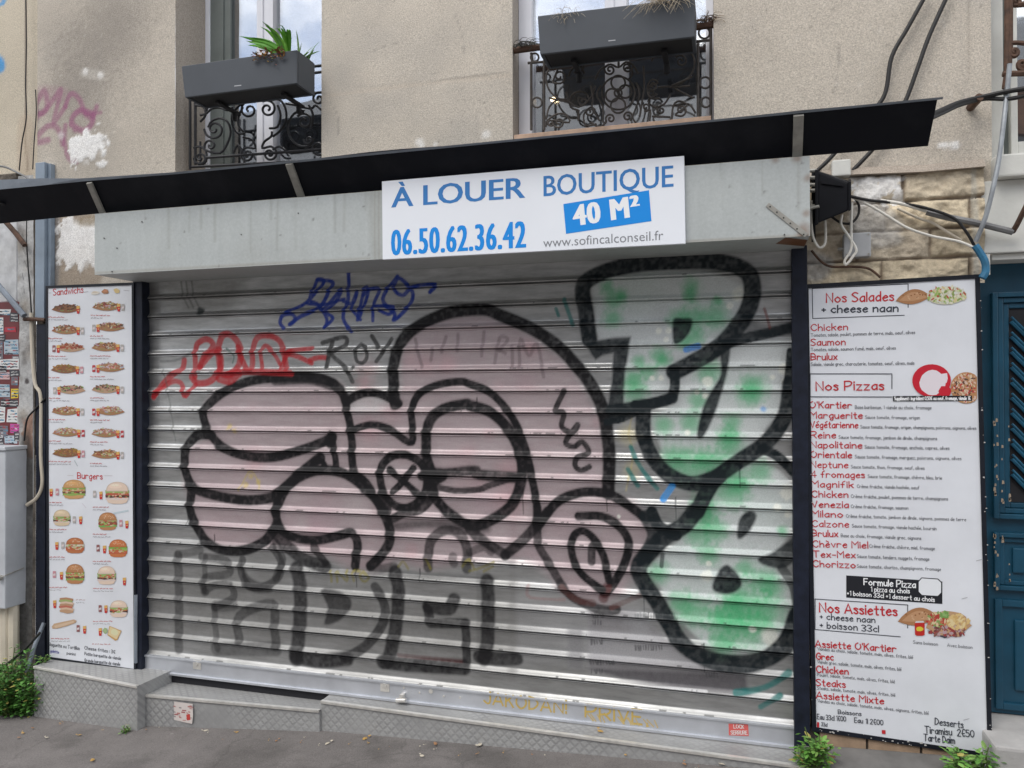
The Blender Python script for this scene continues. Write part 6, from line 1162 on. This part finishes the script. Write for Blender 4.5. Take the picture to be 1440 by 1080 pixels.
for lab, px, py, cols, n, sd_, sp in (('dark withered plant tangled on the left end of the right railing bar', 739, 58, [(0.03, 0.03, 0.03), (0.05, 0.055, 0.04), (0.08, 0.08, 0.06)], 60, 7, .05), ('rusty brown withered plant on the right end of the railing bar', 991, 24, [(0.10, 0.05, 0.03), (0.06, 0.04, 0.03), (0.2, 0.14, 0.08), (0.03, 0.03, 0.03)], 70, 8, .05)):
    tp = at(px, py+8, RYR-.01); pn = thing('withered_plant', lab, 'plant', tp); m = MB(); strands(m, tp, n, .085, sd_, cols, (0, 0), 1.6, .0016, sp); m.build('stems', M_leaf, pn)
lm = thing('lit_lamp', 'tiny warm lit lamp inside the room behind the right window', 'lamp', at(780, 140, .50)); p = at(780, 140, .50); bm = bmesh.new(); bmesh.ops.create_icosphere(bm, subdivisions=2, radius=.018); bm.verts.index_update()
m = MB(); m.add([np.array(v.co[:])*np.array([1.3, 1, .75])+p for v in bm.verts], [[v.index for v in f.verts] for f in bm.faces], None, True); bm.free(); m.build('bulb', M_bulb, lm); m = MB(); m.tube([p+np.array([0, 0, .014]), p+np.array([0, 0, .5])], .003, 6); m.build('cord', M_cable, lm)
# railing and rusty post of the third window
Y3 = WY-.015; J3 = lambda *pts: [(1320+x/4.5, y/4.5) for x, y in pts]
railing('window_railing', 'dark rusty iron railing at the window in the top right corner', M_rust, Y3, [J3((436, -20), (436, 230), (432, 470), (420, 560)), J3((450, -20), (450, 300), (440, 470)), J3((405, 468), (620, 462)), J3((500, 30), (620, 20))], [J3(*spiral((478, 330), 30, 1.3, 1, 1, [(450, 280), (500, 270), (580, 280)])), J3(*spiral((530, 410), 34, 1.3, 3, -1, [(560, 370), (620, 380)])), J3(*spiral((490, 10), 26, 1.2, 1, 1))], .012, .009)

# ================================================================== CABLES, FLOODLIGHT AND BOXES AT THE RIGHT
def cable(name, label, cat, pts, Y, r, mat, sub=5):
    Ys_ = Y if hasattr(Y, '__len__') else [Y]*len(pts); P = smooth_path([at(*p, y) for p, y in zip(pts, Ys_)], sub); m = MB(); m.tube(P, r, 8); o = m.build(name, mat); return tag(o, label, cat)
YC = WY-.03
cable('cable', 'curved black cable running down the render behind the right end of the canopy', 'cable', [(1306, -14), (1276, 40), (1254, 80), (1246, 127), (1233, 150), (1200, 185), (1168, 222), (1146, 243)], YC, .0085, M_cable)
cable('cable', 'straight black cable slanting down the render behind the right end of the canopy', 'cable', [(1336, -14), (1307, 50), (1290, 97), (1272, 145), (1250, 182), (1222, 216), (1192, 247)], YC, .0085, M_cable)
cable('cable', 'thick black cable from the canopy end to the top right window', 'cable', [(1300, 166), (1326, 154), (1350, 144), (1383, 136), (1420, 128), (1460, 122)], [-.2, -.12, -.05, -.01, -.04, -.1], .0095, M_cable)
cable('cable', 'second black cable lying under the thick one at the top right corner', 'cable', [(1304, 169), (1328, 158), (1352, 147), (1385, 139), (1420, 139), (1460, 130)], [-.2, -.115, -.045, -.005, -.03, -.1], .008, M_cable)
cable('iron_bracket', 'rusty iron bracket clamping the cables to the render at top right', 'bracket', [(1362, 154), (1370, 145), (1378, 136)], [WY+.02, WY-.04, -.02], .016, M_rust)
cable('conduit', 'grey conduit slanting across the stones to the door surround', 'conduit', [(1303, 298), (1330, 305), (1370, 313), (1424, 326)], [WY-.06, WY-.07, WY-.075, WY-.06], .013, M_conduit)
cable('cable', 'black cable from the floodlight hanging across the stones to the door corner', 'cable', [(1196, 276), (1225, 282), (1260, 285), (1300, 292), (1340, 306), (1358, 325), (1370, 345)], [-.06, -.04, -.03, -.03, -.03, -.03, -.02], .006, M_cable)
cable('cable', 'white cable hanging in a long sag across the stones', 'cable', [(1196, 276), (1225, 290), (1250, 305), (1275, 320), (1310, 332), (1350, 340), (1378, 354), (1384, 366)], [-.05, -.035, -.03, -.03, -.03, -.03, -.03, -.03], .0055, M_cable_w)
cable('cable', 'pale cable over the conduit beside the floodlight', 'cable', [(1238, 282), (1270, 287), (1303, 297)], [-.03, -.03, -.015], .007, M_cable_w)
cable('cable', 'beige ribbed sleeve slanting over the lower stones', 'cable', [(1262, 293), (1290, 306), (1312, 314), (1335, 328), (1352, 338)], WY-.05, .0055, M_pipe)
cable('pipe', 'thin bent pipe, brown above and bright below, in front of the door surround', 'pipe', [(1420, 90), (1416, 130), (1411, 175), (1405, 222), (1397, 262), (1386, 305), (1372, 340)], [-.02, -.02, -.04, -.05, -.06, -.05, -.03], .009, M_galv)
cable('blue_sleeve', 'bundle of blue sheathed cable curling over the corner of the wide menu board', 'cable', [(1371, 345), (1378, 355), (1385, 368), (1386, 382), (1381, 391)], -.035, .014, M_blue_cable)
cable('iron_hook', 'rusty dark hook sticking out at the end of the grey conduit', 'hook', [(1424, 326), (1430, 316), (1438, 300), (1446, 284)], [WY-.05, WY-.08, WY-.1, WY-.12], .010, M_rust)
for lab, pts_ in (('white wire loop hanging at the left of the floodlight', [(1141, 282), (1141, 315), (1144, 335), (1152, 348), (1160, 343), (1161, 326), (1160, 308)]), ('white wire loop hanging over the grey junction box', [(1184, 302), (1183, 316), (1192, 330), (1204, 350), (1200, 360), (1190, 372), (1188, 366), (1197, 350), (1197, 320), (1198, 285)])): cable('wire', lab, 'wire', pts_, -.045, .0052, M_cable_w)
cable('wire', 'black wire loop under the floodlight', 'wire', [(1170, 305), (1182, 313), (1196, 314), (1206, 304), (1208, 290), (1202, 278)], -.03, .005, M_cable)
cable('wire', 'brown wire sagging over the stones above the wide menu board', 'wire', [(1141, 352), (1155, 368), (1170, 375), (1200, 375), (1222, 378), (1238, 390)], WY-.05, .005, M_rust)
fl = thing('floodlight', 'black plastic floodlight housing seen from the side beside the steel box', 'floodlight', at(1168, 290, -.1))
def fx(px, py, y): return tuple(at(px, py, y))
m = MB(); m.hexa([fx(1149, 315, -.13), fx(1194, 296, -.13), fx(1197, 292, -.01), fx(1150, 305, -.0), fx(1149, 240, -.13), fx(1194, 257, -.13), fx(1197, 255, -.01), fx(1150, 240, -.0)], None, .008); m.hexa([fx(1146, 318, -.14), fx(1151, 315, -.14), fx(1151, 310, .0), fx(1146, 312, .0), fx(1146, 238, -.14), fx(1151, 239, -.14), fx(1151, 240, .0), fx(1146, 240, .0)], None, .004)
m.hexa([fx(1155, 258, -.136), fx(1186, 262, -.136), fx(1186, 262, -.129), fx(1155, 258, -.129), fx(1155, 254, -.136), fx(1186, 258, -.136), fx(1186, 258, -.129), fx(1155, 254, -.129)]); m.hexa([fx(1193, 298, -.134), fx(1197, 295, -.134), fx(1197, 292, -.0), fx(1193, 296, -.0), fx(1193, 255, -.134), fx(1197, 256, -.134), fx(1197, 252, -.0), fx(1193, 252, -.0)], None, .003); m.build('housing', M_black_pl, fl)
m = MB()
for y in (240, 250, 260, 268, 290): m = MB(); m.tube([at(1138, y, -.06), at(1148, y, -.06)], .008, 8); m.build('cooling_fin', M_strut, fl)
m = MB(); m.tube([at(1138, 293, -.135), at(1152, 290, -.145)], .006, 8); m.build('screw', M_strut, fl); m = MB(); m.tube([at(1144, 238, -.03), at(1144, 340, -.03)], .008, 6); m.box(at(1141, 300, .0)[0], at(1147, 300, .0)[0], -.03, .05, at(1140, 300, 0)[2]-.02, at(1140, 300, 0)[2]+.02); m.build('bracket', M_black_pl, fl)
jb = thing('junction_box', 'small grey square junction box on the stones below the floodlight', 'junction box', at(1206, 360, .0)); m = MB(); p, q = at(1187, 362, -.02), at(1225, 326, -.02); m.box(p[0], q[0], -.02, WY, p[2], q[2], None, .005); m.build('box', M_jbox, jb)
m = MB()
for x, y in ((p[0]+.01, p[2]+.01), (q[0]-.01, p[2]+.01), (p[0]+.01, q[2]-.01), (q[0]-.01, q[2]-.01)): m = MB(); m.tube([(x, -.0225, y), (x, -.019, y)], .004, 8); m.build('screw', M_strut, jb)
m = MB(); m.tube([(p[0]-.02, .01, (p[2]+q[2])/2-.01), (p[0]+.003, .01, (p[2]+q[2])/2-.01)], .007, 8); m.build('cable_gland', M_strut, jb)
wb = thing('junction_box', 'white painted block box on the white filler above the floodlight', 'junction box', at(1184, 235, 0)); m = MB(); p, q = at(1170, 249, 0), at(1196, 224, 0); m.box(p[0], q[0], -.01, WY, p[2], q[2], None, .006); m.build('box', M_lint, wb)

# ================================================================== LEFT EDGE
YP = WY-.05
def post(px0, px1, py0, py1, y, mat, name, label, cat):
    a_, c_ = at(px0, py1, y), at(px1, py1, y); zt_ = at(px0, py0, y)[2]; t = thing(name, label, cat, a_); m = MB(); m.box(a_[0], c_[0], y, y+.05, a_[2], zt_, None, .003); m.build('channel', mat, t); m = MB(); m.box(c_[0]+.001, c_[0]+.022, y+.02, y+.05, a_[2], zt_-.005, None, .002); m.build('flange', M_post, t); return t
post(49, 62, 229, 452, YP, M_post, 'steel_post', 'blue grey steel channel standing behind the canopy left of the narrow menu board', 'post')
pf = post(49.5, 63, 456, 940, YP+.004, M_rail, 'steel_post', 'dark navy lower length of steel channel beside the narrow menu board', 'post')
cable('pipe', 'thin grey downpipe beside the steel post', 'pipe', [(42, 250), (42, 420), (44, 600), (44, 700)], WY-.01, .011, M_conduit); cable('cable', 'dark cable clipped along the downpipe', 'cable', [(38, 300), (38, 350), (43, 420), (46, 480), (50, 560), (50, 640)], WY-.03, .004, M_cable)
cable('cable', 'thin dark wire hanging on the seam between the two houses', 'cable', [(36, -20), (37, 60), (36, 120), (37, 165), (31, 200), (27, 240)], WY-.008, .0035, M_cable); cable('cable', 'thin dark wire at the purple writing ending loose', 'cable', [(50, 126), (51, 160), (48, 200), (46, 238)], WY-.008, .003, M_cable)
cable('cable', 'grey cable crossing the foot of the cream wall to the steel post', 'cable', [(-10, 233), (8, 235), (25, 243), (38, 250), (50, 262)], WY-.07, .006, M_conduit)
cable('brace', 'grey sloping brace bar at the left edge', 'brace', [(-14, 388), (12, 418), (34, 444)], -.02, .016, M_lip); cable('iron_bracket', 'rusty iron stub between the brace and the narrow menu board', 'bracket', [(34, 449), (48, 449), (64, 450)], -.0, .011, M_rust); cable('iron_bracket', 'rust red sloping iron under the left end of the canopy', 'bracket', [(8, 312), (22, 328), (35, 345)], .0, .014, M_rust)
cable('hose', 'pale grey hose snaking down beside the stickered board', 'hose', [(44, 440), (46, 500), (50, 540), (58, 560), (58, 640), (60, 680), (52, 700), (38, 710)], WY-.045, .011, M_pipe)
cable('cable', 'black cable drooping from the narrow menu board towards the pipes', 'cable', [(64, 560), (50, 575), (38, 590), (34, 620)], WY-.05, .005, M_cable); cable('cable', 'dark cable slanting down to the bush', 'cable', [(56, 890), (38, 910), (15, 930), (-10, 948)], -.09, .007, M_cable); cable('pipe', 'cut grey pipe leaning against the plinth behind the bush', 'pipe', [(62, 876), (50, 905), (42, 932), (38, 950)], [-.0, -.04, -.07, -.09], .011, M_lip)
sb = thing('stickered_board', 'dark red board covered with stickers at the far left', 'board', at(10, 530, .03)); p, q = at(-60, 660, .03), at(27, 424, .03); m = MB(); m.box(p[0], q[0], .03, .10, p[2]-.6, q[2], None, .003); m.build('board', M_red, sb)
q_ = Print(.03-.0004)
stk = [(-2, 435, 15, 443, 'w'), (-4, 447, 5, 470, 'w'), (6, 460, 22, 467, 'r'), (6, 478, 26, 498, 'b'), (-4, 480, 4, 505, 'n'), (0, 505, 26, 520, 'w'), (-3, 523, 14, 533, 'p'), (16, 530, 25, 542, 'n'), (-2, 540, 14, 558, 'b'), (15, 546, 26, 560, 'y'), (0, 562, 26, 572, 'd'), (-4, 572, 7, 594, 'w'), (10, 575, 25, 594, 'w'), (14, 596, 27, 609, 'm'), (-4, 598, 12, 614, 'n'), (-2, 612, 5, 626, 'd'), (6, 612, 25, 624, 'b'), (14, 440, 26, 452, 'd'), (-3, 470, 8, 480, 'd'), (17, 500, 27, 508, 'n'), (-3, 515, 9, 524, 'd'), (14, 520, 27, 530, 'd'), (4, 560, 14, 572, 'n'), (20, 608, 28, 620, 'd'), (-3, 508, 8, 522, 'n')]
PALS = {'w': (0.62, 0.63, 0.62), 'r': (0.40, 0.03, 0.05), 'b': (0.36, 0.44, 0.50), 'n': (0.16, 0.15, 0.17), 'p': (0.55, 0.38, 0.38), 'y': (0.62, 0.46, 0.04), 'm': (0.50, 0.07, 0.30), 'd': (0.05, 0.05, 0.06)}
for i, (x0, y0, x1, y1, k) in enumerate(stk):
    q_ = Print(.03-.0004-.0002*(i % 3)); j = lambda: random.uniform(-.8, .8); q_.poly([(x0+j(), y0+j()), (x1+j(), y0+j()), (x1+j(), y1+j()), (x0+j(), y1+j())], PALS[k])
    for r in range(int((y1-y0)/4)):
        yy_ = y0+3+r*4; xa = x0+2
        while xa < x1-2: w_ = random.uniform(1.5, 4); q_.line([(xa, yy_+random.uniform(-.6, .6)), (min(xa+w_, x1-1), yy_+random.uniform(-.6, .6))], random.uniform(.8, 2.2), random.choice([(0.03, 0.03, 0.04), (0.1, 0.12, 0.16), (0.5, 0.5, 0.5), (0.3, 0.05, 0.06), (0.08, 0.2, 0.3)]) if k != 'd' else (0.4, 0.4, 0.4)); xa += w_+1
    q_.build('sticker', sb)
uc = thing('utility_cabinet', 'light grey metal utility cabinet at the left edge beside the narrow menu board', 'cabinet', at(10, 860, -.1)); y = -.10; a_, c_ = at(-90, 855, y), at(7, 855, y); zt_ = at(10, 634, y)[2]; zb_ = at(20, 858, y)[2]
m = MB(); m.box(a_[0], c_[0], y, WY, zb_, zt_, None, .006); m.build('body', M_util, uc); m = MB(); m.box(a_[0]-.01, c_[0]+.008, y-.01, WY, zt_+.0005, zt_+.022, None, .005); m.build('lid', M_util, uc)
xd = at(-24, 700, y)[0]; m = MB(); m.box(xd-.0025, xd+.0025, y-.001, y+.004, zb_+.005, zt_-.002); m.build('door_gap', M_hole, uc); m = MB(); p = at(2, 812, y); m.tube([(p[0], y-.022, p[2]), (p[0], y, p[2])], .014, 10); m.tube([(p[0], y-.012, p[2]), (c_[0]+.004, y-.006, p[2]+.012), (c_[0]+.006, WY-.05, p[2]+.03)], .0035, 6); m.build('lock', M_strut, uc)
for i, (x0, r) in enumerate(((8, .030), (19, .028))): cable('drain_pipe', ('cream plastic pipe under the utility cabinet, left one with a joint ring', 'cream plastic pipe under the utility cabinet, right one beside the masonry')[i], 'pipe', [(x0, 850), (x0, 900), (x0+1, 952)], -.03+.01*i, r, M_pipe)

# ================================================================== PLANTS AND LITTER ON THE GROUND
def bush(name, label, c, rx, ry, h, n, lw, cols, seed, stems=10, bias=0.):
    t = thing(name, label, 'plant', c); r_ = random.Random(seed); m = MB(); s_ = MB(); tips = []
    for i in range(stems):
        a = r_.uniform(0, 6.283); k = math.sqrt(r_.random()); top = (c[0]+rx*k*math.cos(a), c[1]+ry*k*math.sin(a), c[2]+h*r_.uniform(.45, 1)*(1-.45*k*k)); base = (c[0]+rx*.25*k*math.cos(a), c[1]+ry*.25*k*math.sin(a), c[2]); mid = tuple((b0+t0)/2+r_.uniform(-.02, .02) for b0, t0 in zip(base, top)); s_.tube(smooth_path([base, mid, top], 4), .0022, 5); tips.append((np.array(base), np.array(mid), np.array(top)))
    for i in range(n):
        b0, m0, t0 = r_.choice(tips); u = r_.uniform(.2, 1.03); p = (1-u)**2*b0+2*u*(1-u)*m0+u*u*t0; a = r_.uniform(0, 6.283); d = (math.cos(a), math.sin(a)-.25, r_.uniform(-.3, .75)); p = p+np.array(d)*lw*r_.uniform(.1, 1.3)
        c_ = r_.choice(cols); leaflet(m, p, d, lw*r_.uniform(.5, 1.5), lw*r_.uniform(.35, .85), c_ if r_.random() > .05 else (.34, .30, .08))
    m.build('foliage', M_leaf, t); s_.build('stem', M_leaf, t) if False else None
    o = s_; o.c = [(0.08, 0.12, 0.03, 1)]*len(o.v); o.build('stem', M_leaf, t); return t
LG = [(0.11, 0.27, 0.045), (0.08, 0.21, 0.03), (0.17, 0.34, 0.07), (0.05, 0.13, 0.02), (0.15, 0.26, 0.06)]
DG = [(0.07, 0.20, 0.035), (0.05, 0.14, 0.025), (0.10, 0.26, 0.05), (0.035, 0.09, 0.018)]
g = at(15, 1000, -.17); bush('bush', 'dense dark green bush of small leaves at the lower left corner', (g[0]-.02, -.12, ground_z(g[0])-.02), .20, .13, .38, 2600, .026, DG, 2, 60)
g = at(1142, 1070, -.17); bush('weed', 'bright green weed at the foot of the right guide rail', (g[0], -.13, ground_z(g[0])+.0), .075, .05, .19, 230, .028, LG, 4, 14)
g = at(1366, 1085, -.17); bush('weed', 'bright green leafy weed covering the lower right corner of the wide menu board', (g[0], -.14, ground_z(g[0])-.03), .10, .06, .23, 420, .031, LG, 5, 22)
g = at(178, 1016, -.23); bush('weed', 'tiny green tuft at the foot of the plinth', (g[0], g[1]-.0, ground_z(g[0])+.0), .022, .016, .042, 60, .011, LG, 6, 8)
g = at(1402, 1012, -.0); bush('weed', 'small weed in the corner beside the blue door', (g[0]-.012, -.03, .25), .025, .02, .14, 50, .016, LG, 7, 8)
g = at(60, 930, -.08); bush('weed', 'little green sprig on the plinth below the narrow menu board', (g[0], -.07, .228), .03, .02, .05, 40, .014, LG, 8, 6)
LV = [((0.42, 0.26, 0.08), 'yellow brown'), ((0.30, 0.16, 0.08), 'russet'), ((0.5, 0.45, 0.36), 'pale')]
spots = [(30, 1030), (47, 1024), (63, 1037), (108, 1034), (180, 1022), (285, 1028), (330, 1030), (390, 1040), (463, 1043), (516, 1036), (613, 1047), (672, 1049), (880, 1062), (960, 1072), (1010, 1073), (840, 1025), (1166, 1063), (590, 1062), (130, 1070), (28, 1037)] + [(random.uniform(60, 1000), 0) for i in range(26)]
spots = [(x, y if y else 1018+(x-190)*.066+random.uniform(2, 9)**1.2) for x, y in spots]
for i, (px, py) in enumerate(spots):
    d = ray(px, py); tt_ = 3.0
    for _ in range(6):
        p = CAM+d*tt_; tt_ += (ground_z(p[0])+.008-p[2])/d[2]
    p = CAM+d*tt_; 
    if px == 840: p = atz(840, 1026, UZ+.006)
    if px == 1166: p = atz(1166, 1064, ground_z(.33)+.062)
    col, nm = LV[i % 3]; m = MB(); a = random.uniform(0, 6.28); L_ = random.uniform(.018, .034) if i < 20 else random.uniform(.006, .014); up_ = Vector((random.uniform(-.3, .3), random.uniform(-.3, .3), 1)); leaflet(m, (p[0], p[1], p[2]), (math.cos(a), math.sin(a), .12), L_, L_*.62, col, up_); leaflet(m, (p[0]+.004, p[1], p[2]+.004), (math.cos(a+2.2), math.sin(a+2.2), .3), L_*.5, L_*.4, col, up_)
    o = m.build('fallen_leaf', M_leaf); tag(o, ('dry leaf scrap lying on the pavement near the step' if py > 1000 and px not in (840, 1166) else 'russet leaf lying on the ledge under the bottom bar' if px == 840 else 'orange leaf lying on the slab under the wide menu board'), 'leaf', 'leaf scraps on the pavement' if px not in (840, 1166) else None)
